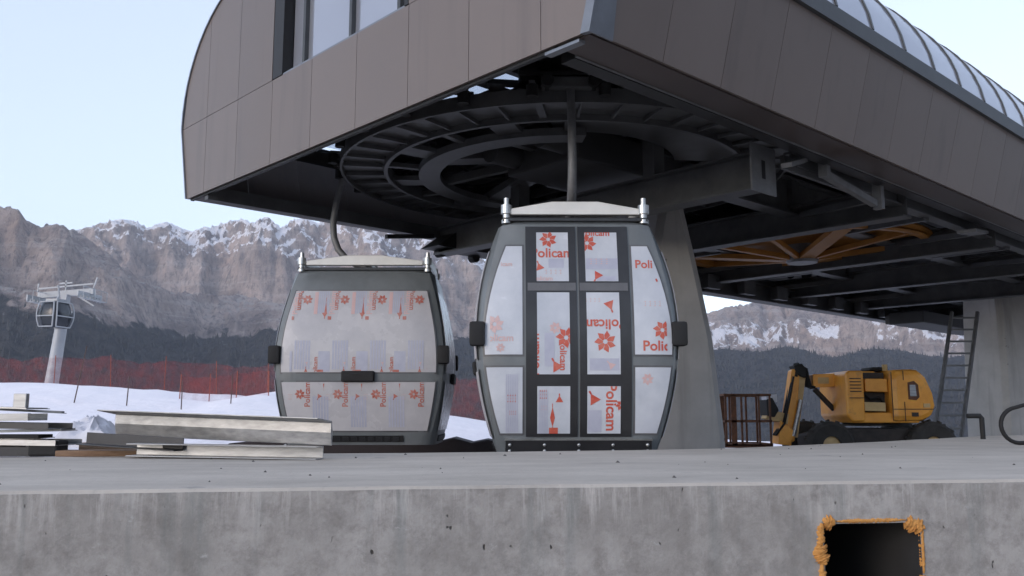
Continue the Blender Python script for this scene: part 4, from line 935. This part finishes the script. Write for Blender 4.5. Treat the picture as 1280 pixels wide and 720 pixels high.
# ------------------------------------------------------------------ cable tower and far cabin
TX, TY = -41.4, 82.0; TG = float(ground_z(TX, TY))
tw = empty('lift_tower', (TX - 0.3, TY, 0), 0, 'grey tubular lift tower with sheave crossarm on the slope', 'tower')
MB().tube([(-2.3, 0, TG - 1), (0.0, 0, 11.3)], [0.95, 0.62], 20).build('mast', 'tower', tw, smooth=40)
MB().bar((-3.4, 0.2, 12.5), (3.4, 0.2, 12.9), 0.5, 0.55).build('crossarm', 'tower', tw)
MB().bar((-0.1, 0, 11.2), (0.1, 0, 12.6), 0.9, 0.7, (1, 0, 0)).build('mast_head', 'tower', tw)
for x, z in ((-3.0, 12.1), (3.0, 12.5)):
    MB().bar((x, -2.6, z), (x, 2.6, z + .1), 0.18, 0.3).build('sheave_beam', 'tower', tw)
    for k in range(8):
        MB().cyl((x - .08, -2.4 + k * .68, z - .25), (x + .08, -2.4 + k * .68, z - .25), 0.24, 12).build('sheave', 'tower', tw, smooth=40)
    MB().bar((x + .5, -2.6, z - .5), (x + .5, 2.6, z - .4), 0.5, 0.05).build('catwalk', 'tower', tw)
    for k in range(5): MB().bar((x + .7, -2.6 + 1.3 * k, z - .5), (x + .7, -2.6 + 1.3 * k, z + .55), 0.05, 0.05).build('catwalk_post', 'tower', tw)
    MB().bar((x + .7, -2.6, z + .55), (x + .7, 2.6, z + .55), 0.05, 0.05).build('catwalk_rail', 'tower', tw)
for p, q in (((-3.4, 0, 13.1), (3.4, 0, 13.6)), ((-3.4, 0, 12.8), (-3.4, 0, 13.6)), ((3.4, 0, 13.2), (3.8, 0, 14.2)), ((0, 0, 12.8), (0, 0, 13.9)), ((-0.8, 0, 13.6), (0.8, 0, 13.7)), ((-2.6, 0, 12.0), (1.0, 0, 10.9)), ((1.4, 0, 12.5), (3.6, 0, 11.5))):
    MB().bar(p, q, 0.14, 0.14).build('service_frame', 'tower', tw)
tw.scale = (0.76, 0.9, 1)
fc = empty('gondola_cabin', (TX + 0.55, TY - 3.2, 9.1), R(-14), 'small dark gondola cabin hanging in front of the far lift tower', 'gondola')
def simple_loft(prof, nx=12, pn=4.0, hx=1.0, hy=1.0):
    vs = []; 
    for z, f in prof:
        for k in range(24):
            a = 2 * PI * k / 24; c_, s_ = math.cos(a), math.sin(a); r_ = (abs(c_ / (hx * f)) ** pn + abs(s_ / (hy * f)) ** pn) ** (-1 / pn); vs.append((r_ * c_, r_ * s_, z))
    m_ = len(prof); fs = [(i * 24 + k, i * 24 + (k + 1) % 24, (i + 1) * 24 + (k + 1) % 24, (i + 1) * 24 + k) for i in range(m_ - 1) for k in range(24)] + [tuple(range(24)), tuple((m_ - 1) * 24 + k for k in range(24))]
    return MB().add(vs, fs)
_hx, _hy = HX, HY
simple_loft([(0, .74), (.3, .86), (.9, .98), (1.3, 1.0), (1.8, .93), (2.3, .78), (2.4, .6)], hx=1.05, hy=1.1, pn=5).build('body', 'cab_dark', fc, smooth=40)
def fbar(pts, r): return MB().tube(pts, r, 6)
for fa, un in (('d', .80), ('x', .86)):
    h = (HX if fa == 'd' else HY)
    for z in (0.10, 1.02, 2.28):
        fbar([surf(fa, u * h * pf(z), z, 0.03) for u in np.linspace(-un, un, 5)], 0.055).build('frame_bar', 'tower', fc)
    for s_ in (-1, 1): fbar([surf(fa, s_ * un * h * pf(z), z, 0.03) for z in np.linspace(0.1, 2.28, 8)], 0.06).build('frame_bar', 'tower', fc)
MB().box(-0.6, 0.6, -0.6, 0.6, 2.4, 2.6).build('roof_plate', 'tower', fc)
MB().tube([(0, 0, 2.5), (0, 0.3, 3.0), (0, 0.1, 3.9)], 0.08, 8).build('hanger', 'tower', fc)

# ------------------------------------------------------------------ fences on the snow bank
def net_fence(xs, y0, zfun, h, name, label, polem, seed, sink=0.3):
    t = empty(name, (xs[0], y0, 0), 0, label, 'fence', None)
    n = 60; xx = np.linspace(xs[0], xs[-1], n); top, bot = [], []
    for x in xs:
        z = zfun(x); lean = random.uniform(-.06, .06)
        MB().cyl((x - xs[0], 0, z - 0.3), (x - xs[0] + lean * h, 0.0, z + h * random.uniform(1.0, 1.14)), 0.02, 6).build('pole', polem, t)
    for x in xx:
        z = zfun(x); d = min(abs(x - q) for q in xs); sag = 0.10 * min(1, d) * h * .5
        w = math.sin(x * 2.1 + seed) * .08
        top.append((x - xs[0], w + .04, z + h - sag + random.uniform(-.05, .05) * h)); bot.append((x - xs[0], w * 1.5 + .04, z - sink))
    MB().add(top + bot, [(i, i + 1, n + i + 1, n + i) for i in range(n - 1)]).build('net', 'net', t)
    return t
zc = lambda x: float(ground_z(np.array(x), np.array(42.0)))
net_fence([-30, -27.0, -24.4, -21.6, -18.9, -16.4, -13.9, -11.5, -9.2], 42, zc, 1.75, 'net_fence', 'long red safety net fence behind the white snow bank', 'orange_pole', 1)
net_fence([-8.6, -6.0, -3.6, -1.2, 1.0], 40.8, lambda x: float(ground_z(np.array(x), np.array(40.8))), 2.0, 'net_fence', 'short red net fence seen between the two cabins', 'orange_pole', 2)
net_fence([-12.3, -11.2, -10.2, -9.0], 33.0, lambda x: float(ground_z(np.array(x), np.array(33.0))), 0.9, 'net_fence', 'slack low red net lying beside the rear cabin', 'orange_pole', 3)
for i, (x, hh, lean, lb) in enumerate(((-17.6, 1.05, .0, 'leftmost thin pole standing in the snow bank'), (-14.75, 1.9, .35, 'tall slanting pole in the snow bank below the tower'), (-12.95, 1.0, .05, 'third thin pole from the left in the snow bank'),
                                      (-11.1, .95, .0, 'fourth thin pole from the left in the snow bank'), (-9.45, .95, .03, 'thin pole in the snow bank nearest the rear cabin'))):
    z = float(ground_z(np.array(x), np.array(30.0)))
    o = MB().tube([(0, 0, -.3), (lean, 0, hh)], [.022, .018], 6).build('snow_pole', 'fence_pole', None, loc=(x, 30, z)); tag(o, lb, 'pole', 'thin poles in the snow bank')

# ------------------------------------------------------------------ boom lift
K_ = 19.45 / 1107.5; ZL = 0.35; BL = empty('boom_lift', (435 * K_, 20.4, ZL), 0, 'amber articulated boom lift parked with its basket lowered', 'boom lift')
def bx(u): return (u - 1075) * K_
def bz(v): return (586 - v) * K_
def bprism(pts, y0, y1): return MB().prism([(bx(u), y0, bz(v)) for u, v in pts], (0, y1 - y0, 0))
bprism([(1112, 470), (1120, 463), (1148, 462), (1158, 472), (1166, 492), (1168, 508), (1163, 521), (1150, 527), (1112, 528)], -0.9, 0.9).build('counterweight_cover', 'lift_paint', BL, bevel=0.13)
bprism([(1057, 468), (1062, 464), (1080, 464), (1080, 527), (1064, 528), (1057, 520)], -0.85, 0.85).build('turret_cover', 'lift_paint', BL, bevel=0.04)
bprism([(1057, 516), (1150, 516), (1148, 529), (1064, 529)], -0.8, 0.8).build('turret_base', 'lift_paint', BL, bevel=0.03)
bprism([(1083, 474), (1111, 474), (1111, 491), (1083, 490)], -0.78, 0.6).build('engine_hood', 'lift_paint', BL, bevel=0.02)
bprism([(1081, 466), (1112, 466), (1112, 515), (1081, 515)], -0.55, 0.7).build('engine_bay', 'chassis', BL)
bprism([(1079, 503), (1105, 504), (1105, 515), (1079, 514)], -0.88, -0.5).build('step_box', 'lift_tan', BL, bevel=0.015)
bprism([(1133, 479), (1141, 477), (1146, 482), (1147, 497), (1143, 501), (1133, 500)], -0.915, -0.88).build('hatch_recess', 'rust', BL, bevel=0.01)
bprism([(1135, 482), (1142, 482), (1143, 496), (1135, 496)], -0.925, -0.916).build('hatch_panel', 'galv', BL)
bprism([(1100, 462), (1104, 458), (1122, 458), (1126, 463)], -0.3, 0.3).build('hose_guard', 'rubber', BL, bevel=0.02)
for u, v in ((1151, 505), (1136, 516)): bprism([(u, v), (u + 8, v), (u + 8, v + 5), (u, v + 5)], -0.925, -0.9).build('sticker', 'lift_tan' if u > 1140 else 'chassis', BL)
bprism([(1030, 467), (1058, 466), (1058, 483), (1030, 484)], -0.16, 0.16).build('upper_boom', 'lift_paint', BL, bevel=0.01)
bprism([(1080, 463), (1110, 463), (1110, 468), (1080, 468)], -0.16, 0.16).build('upper_boom', 'lift_paint', BL, bevel=0.01)
bprism([(1036, 471), (1050, 471), (1050, 479), (1036, 479)], -0.172, -0.16).build('boom_plate', 'lift_tan', BL)
bprism([(1003, 462), (1010, 458), (1014, 462), (1003, 552), (992, 558), (986, 552)], -0.14, 0.14).build('lower_boom', 'lift_paint', BL, bevel=0.012)
bprism([(1012, 466), (1022, 468), (1008, 548), (1001, 548)], -0.10, 0.18).build('boom_slide', 'lift_tan', BL, bevel=0.008)
bprism([(1005, 456), (1016, 453), (1022, 462), (1020, 472), (1010, 468)], -0.2, 0.2).build('boom_knuckle', 'rubber', BL, bevel=0.02)
for k in range(4):
    o_ = -.15 + k * .09
    MB().tube([(bx(1008), o_, bz(470)), (bx(1012), o_, bz(453)), (bx(1022), o_ + .02, bz(460)), (bx(1026), o_, bz(482)), (bx(1032), o_, bz(484))], 0.035, 6).build('hose', 'rubber', BL, smooth=60)
bprism([(970, 512), (996, 518), (994, 531), (966, 524)], -0.2, 0.2).build('jib', 'lift_tan', BL, bevel=0.012)
bprism([(984, 526), (1002, 540), (996, 558), (980, 556)], -0.25, 0.25).build('jib_link', 'lift_paint', BL, bevel=0.012)
bprism([(966, 500), (974, 497), (982, 513), (976, 522), (967, 520)], -0.3, 0.3).build('rotator', 'rubber', BL, bevel=0.02)
bprism([(967, 493), (981, 493), (981, 503), (967, 503)], -0.25, 0.15).build('control_box', 'white_wrap', BL, bevel=0.01)
for y in (-0.55, 0.55):
    for z in (494, 527, 556): MB().bar((bx(908), y, bz(z)), (bx(968), y, bz(z)), 0.04, 0.05).build('basket_rail', 'rust', BL)
    for u in (910, 920, 930, 952, 966): MB().bar((bx(u), y, bz(494)), (bx(u), y, bz(557)), 0.04 if u != 920 else 0.12, 0.04, (0, 1, 0)).build('basket_post', 'rust', BL)
for z in (494, 527, 556):
    for u in (909, 967): MB().bar((bx(u), -.55, bz(z)), (bx(u), .55, bz(z)), 0.04, 0.05).build('basket_rail', 'rust', BL)
bprism([(908, 556), (968, 556), (968, 560), (908, 560)], -0.57, 0.57).build('basket_floor', 'rust', BL)
bprism([(1018, 545), (1050, 536), (1150, 536), (1198, 545), (1196, 562), (1020, 562)], -0.6, 0.6).build('chassis', 'chassis', BL, bevel=0.03)
MB().lathe([(0.02, 0), (0.62, 0), (0.62, .14), (0.02, .14)], 24, (bx(1105), 0, bz(533)), closed=True).build('slew_ring', 'chassis', BL, smooth=40)
for u in (1034, 1160):
    for y in (-0.82, 0.82):
        x = bx(u); z = 0.52
        w = MB().lathe([(.2, -.17), (.44, -.19), (.51, -.13), (.52, 0), (.51, .13), (.44, .19), (.2, .17)], 28, (x, y, z), (0, 1, 0), True)
        for k in range(20):
            a = 2 * PI * k / 20; d = Vector((math.cos(a), 0, math.sin(a))); s_ = 1 if k % 2 else -1
            w.bar(Vector((x, y + s_ * .16, z)) + d * .505, Vector((x, y, z)) + d * .535, .045, .05, d)
        wh = w.build('wheel', 'tyre', BL, smooth=40)
        MB().lathe([(0, -.12 if y < 0 else .12), (.1, -.13 if y < 0 else .13), (.2, -.10 if y < 0 else .10), (.21, 0)], 16, (x, y, z), (0, 1, 0)).build('rim', 'lift_tan', wh, smooth=40)
for u, v, u2, v2 in ((1113, 466, 1113, 526), (1128, 464, 1128, 476), (1128, 503, 1128, 527), (1060, 498, 1079, 498), (1114, 512, 1164, 512)):
    MB().bar((bx(u), -0.905, bz(v)), (bx(u2), -0.905, bz(v2)), .014, .012, (0, 1, 0)).build('panel_seam', 'chassis', BL)
for k in range(5): MB().bar((bx(1062), -0.858, bz(474 + k * 4)), (bx(1076), -0.858, bz(474 + k * 4)), .02, .02).build('vent_slat', 'chassis', BL)
for k in range(3):
    o_ = -0.2 + .1 * k
    MB().tube([(bx(1004), o_, bz(470)), (bx(996), o_ - .08, bz(500)), (bx(988), o_ - .1, bz(530)), (bx(978), o_, bz(545))], 0.025, 6).build('hose', 'rubber', BL, smooth=60)
MB().cyl((bx(1012), -.22, bz(500)), (bx(1000), -.22, bz(546)), .05, 10).build('lift_cylinder', 'galv', BL, smooth=40)
MB().cyl((bx(1034), 0, bz(486)), (bx(1058), 0, bz(512)), .06, 10).build('lift_cylinder', 'chassis', BL, smooth=40)
MB().tube([(bx(1085), -.5, bz(492)), (bx(1090), -.7, bz(500)), (bx(1102), -.66, bz(497)), (bx(1110), -.5, bz(503))], .03, 6).build('hose', 'rubber', BL, smooth=60)
MB().cyl((bx(1120), -.3, bz(463)), (bx(1120), -.3, bz(455)), .06, 10).build('beacon', 'lift_tan', BL, smooth=40)
# ------------------------------------------------------------------ ladder against the rear pier
def at(u, v, y):
    a, e = px_dir(u, v); dx = math.tan(a) * y; return Vector((dx, y, 1.55 + e * math.hypot(dx, y)))
ld = empty('ladder', at(1190, 560, 22.6), 0, 'tall ladder leaning on the rear concrete pier', 'ladder')
o0 = ld.location
la, lb_ = at(1190, 390, 23.6) - o0, at(1166, 560, 22.6) - o0
ra, rb = at(1222, 390, 23.6) - o0, at(1200, 560, 22.6) - o0
for p, q in ((la, lb_), (ra, rb)): MB().bar(p, q, 0.07, 0.09).build('rail', 'ladder', ld)
for k in range(11):
    t = (k + .5) / 11; MB().bar(la.lerp(lb_, t), ra.lerp(rb, t), 0.05, 0.05).build('rung', 'ladder', ld)

# ------------------------------------------------------------------ small things on the platform
def on_pl(u, v, z=ZT):
    a, e = px_dir(u, v); d = (z - 1.55) / e; return Vector((math.sin(a) * d, math.cos(a) * d, z))
# galvanised profiles: sections swept between two points
def profile(p, q, sec, name, m, label, cat, group=None, notch=None):
    p = Vector(p); q = Vector(q); d = (q - p).normalized(); sd_ = Vector((d.y, -d.x, 0)).normalized(); u = Vector((0, 0, 1))
    if u.dot(d): u = (u - d * u.dot(d)).normalized()
    o = MB().add([(e - p) + sd_ * a + u * b_ for e in (p, q) for a, b_ in sec], [(i, (i + 1) % len(sec), len(sec) + (i + 1) % len(sec), len(sec) + i) for i in range(len(sec))] + [tuple(range(len(sec))), tuple(range(2 * len(sec) - 1, len(sec) - 1, -1))]).build(name, m, None, bevel=0.003, loc=p)
    return tag(o, label, cat, group)
def csec(w, h, t=.008): return [(0, 0), (w, 0), (w, t), (t, t), (t, h - t), (w, h - t), (w, h), (0, h)]
def zsec(w, h, t=.008): return [(-w, 0), (t, 0), (t, h - t), (w, h - t), (w, h), (0, h), (0, t), (-w, t)]
# right ends near the platform edge, left ends further back
r1 = on_pl(408, 573); 
profile((-1.47, 7.02, ZT + .002), (-3.0, 7.2, ZT + .02), [(0.0, 0), (-.17, 0), (-.17, .008), (-.008, .008), (-.008, .092), (-.17, .092), (-.17, .10), (0, .10)], 'metal_profile', 'galv', 'lower galvanised channel lying on the platform left of the rear cabin', 'metal profile', 'galvanised profiles on the platform')
profile((-1.40, 7.0, ZT + .105), (-3.35, 7.6, ZT + .17), [(0.0, 0), (-.008, 0), (-.03, .10), (-.03, .175), (-.25, .205), (-.25, .215), (-.02, .19), (-.02, .185), (0.0, .10)], 'metal_profile', 'galv', 'upper long galvanised folded profile with its bright end nearest the rear cabin', 'metal profile', 'galvanised profiles on the platform')
profile((-2.6, 7.12, ZT + .06), (-3.5, 7.4, ZT + .10), [(0.0, 0), (-.12, 0), (-.12, .01), (-.01, .01), (-.01, .10), (0, .10)], 'metal_profile', 'sheet_dark', 'short dark angle profile sticking out left of the galvanised profiles', 'metal profile', 'galvanised profiles on the platform')
def obox(name, u, v, w, d, h, m, label, cat, rz=0.0, c=0.01, z=ZT, dy=0.0, group=None):
    p = on_pl(u, v); o = MB().box(-w / 2, w / 2, 0, d, 0, h, c=c).build(name, m, None, smooth=40); o.location = (p.x, p.y + dy, z + .001); o.rotation_euler = (0, 0, R(rz)); return tag(o, label, cat, group)
obox('plank', 150, 571, 1.05, 0.22, 0.05, 'wood', 'brown timber plank under the left end of the profiles', 'plank', 3)
obox('plank', 120, 568, 0.62, 0.14, 0.09, 'wood', 'short thick brown timber block behind the plank', 'plank', -6, dy=0.28)
# heap of metal offcuts at the left edge: bent trays and flat sheets, each its own piece
p0 = on_pl(6, 571); r3 = random.Random(9); z_ = ZT
lbs = ['wide dark tray at the bottom of the left offcut heap', 'bright galvanised tray second from the bottom of the left heap', 'short dark rubber strip low in the left offcut heap', 'long pale sheet in the middle of the left offcut heap', 'dark folded sheet above the middle of the left heap',
       'bright folded tray near the top of the left offcut heap', 'narrow grey strip slanting over the left offcut heap', 'thin galvanised sheet on top of the left offcut heap']
for i, (w, d_, h, m, dx, rz_, tilt) in enumerate(((.62, .42, .075, 'sheet_dark', .02, 3, 0), (.88, .40, .045, 'galv', .06, -4, .6), (.5, .3, .03, 'rubber', .1, 5, 0), (.98, .36, .022, 'galv', .0, 7, -1.2), (.74, .34, .05, 'sheet_dark', .08, -6, .8),
                                                     (.66, .34, .06, 'galv', -.1, 2, -.8), (.72, .12, .02, 'machine_light', .12, 14, 3.0), (.60, .3, .012, 'galv', -.04, -8, 1.5))):
    b = MB(); t_ = .006
    b.box(-w / 2, w / 2, 0, d_, 0, t_)
    if h > .04:
        b.box(-w / 2, w / 2, 0, t_, t_, h); b.box(-w / 2, w / 2, d_ - t_, d_, t_, h); b.box(-w / 2, w / 2, t_, .05, h - t_, h)
    else: b.box(-w / 2 + .01, w / 2 - .015, .01, d_ - .01, t_ + .0005, h)
    o = b.build('metal_offcut', m, None); o.location = (p0.x + dx - .08, p0.y + r3.uniform(-.02, .05), z_ + .004 + abs(tilt) * .004); o.rotation_euler = (0, R(tilt), R(rz_)); z_ += h + .012
    tag(o, lbs[i], 'metal offcut', 'metal offcuts at the left edge')
o = MB().box(-.055, .055, 0, .05, 0, .12, c=.006).build('steel_stub', 'galv', None); o.location = (p0.x + .02, p0.y + .12, z_ - .01); tag(o, 'short upright steel stub on top of the left offcut heap', 'steel stub')
o = MB().box(-.12, .12, 0, .2, 0, .13, c=.02).build('clamp_block', 'rubber', None); p = on_pl(52, 571); o.location = (p.x, p.y, ZT + .001); tag(o, 'black block at the foot of the left offcut heap', 'block')
# white wrapping heap between stack and profiles
def heap(name, u, v, sx, sy, h, m, label, cat, seed, dy=.3, z=ZT):
    n = 22; vs = []; r0 = on_pl(u, v)
    for i in range(n):
        for j in range(n):
            x = i / (n - 1) * 2 - 1; y = j / (n - 1) * 2 - 1; e = max(0, 1 - max(abs(x), abs(y)) ** 4)
            zz = h * e * (.35 + .9 * float(fbm(np.array([x * 1.7 + seed]), np.array([y * 1.7]), 4, seed, True)[0])); vs.append((x * sx / 2, y * sy / 2, zz))
    o = MB().add(vs, [(i * n + j, (i + 1) * n + j, (i + 1) * n + j + 1, i * n + j + 1) for i in range(n - 1) for j in range(n - 1)]).build(name, m, None, smooth=35); o.location = (r0.x, r0.y + dy, z)
    return tag(o, label, cat)
heap('plastic_wrap', 92, 560, .62, .5, .30, 'white_wrap', 'crumpled white plastic wrapping between the offcut heap and the profiles', 'wrapping', 3)
heap('plastic_wrap', 48, 570, .26, .22, .13, 'white_wrap', 'small white wrapping scrap against the left offcut heap', 'wrapping', 8, dy=.02)
# dark covered pile seen between the cabins
b = MB(); 
prf = [(-3.8, 0), (.72, 0), (.68, .62), (.45, .66), (.2, .61), (-.1, .69), (-.4, .62), (-.85, .74), (-1.6, .70), (-2.4, .73), (-3.1, .66), (-3.8, .6)]
o = MB().prism([(x, 0, z) for x, z in prf], (0, 1.0, 0)).build('covered_pile', mat('dark_tarpaulin', (0.03, 0.022, 0.024), 0.8, 0, scale=3, bump=0.3), None, bevel=0.03)
o.location = (-0.95, 16.2, 0.52); o.scale = (1.1, 1, 1.12)
o.location.z = float(ground_z(np.array(-0.95), np.array(16.5))) - .02; tag(o, 'low dark tarpaulin covered pile behind and between the two cabins', 'pile')
# right edge: bent pipe, cable loop, red block
p = on_pl(1229, 549); o = MB().tube([(0, 0, 0), (0, 0, .29), (-.02, 0, .32), (-.20, 0, .32)], .035, 8).build('bent_pipe', 'rubber', None, smooth=60); o.location = p; tag(o, 'small black bent pipe standing at the platform edge', 'pipe')
p = on_pl(1275, 556); pts = [(.10, 0, .40)] + [(.0 + .20 * math.cos(t), 0, .22 + .20 * math.sin(t)) for t in np.linspace(1.9, 4.7, 12)] + [(.25, 0, .03), (.5, 0, .02)]
pts = [(.22, 0, .05), (.22, 0, .40), (.12, 0, .46)] + pts[1:]
o = MB().tube(pts, .024, 8).build('cable_loop', 'rubber', None, smooth=60); o.location = p; tag(o, 'black cable loop standing up at the right edge of the platform', 'cable')
o = MB().lathe([(0, 0), (.13, 0), (.13, .05), (.09, .10), (0, .11)], 14).build('red_cap', mat('red_plastic', (0.5, 0.06, 0.03), 0.5, 0, scale=5), None, smooth=40); o.location = p + Vector((.34, -.25, .0)); tag(o, 'red plastic cap beside the cable loop', 'cap')

# ------------------------------------------------------------------ air
hz = MB().box(-9100, 9100, -9100, 9100, -420, 1900).build('haze', 'black')
hm = bpy.data.materials.new('valley_air'); hm.use_nodes = True; hm.node_tree.nodes.remove(hm.node_tree.nodes['Principled BSDF'])
pv = hm.node_tree.nodes.new('ShaderNodeVolumePrincipled'); pv.inputs['Color'].default_value = (0.80, 0.87, 1.0, 1); pv.inputs['Density'].default_value = 0.000055; pv.inputs['Anisotropy'].default_value = 0.2
hm.node_tree.links.new(pv.outputs[0], hm.node_tree.nodes['Material Output'].inputs['Volume'])
hz.data.materials.clear(); hz.data.materials.append(hm)
tag(hz, 'thin bluish mountain air over the whole valley', 'haze', kind='stuff')
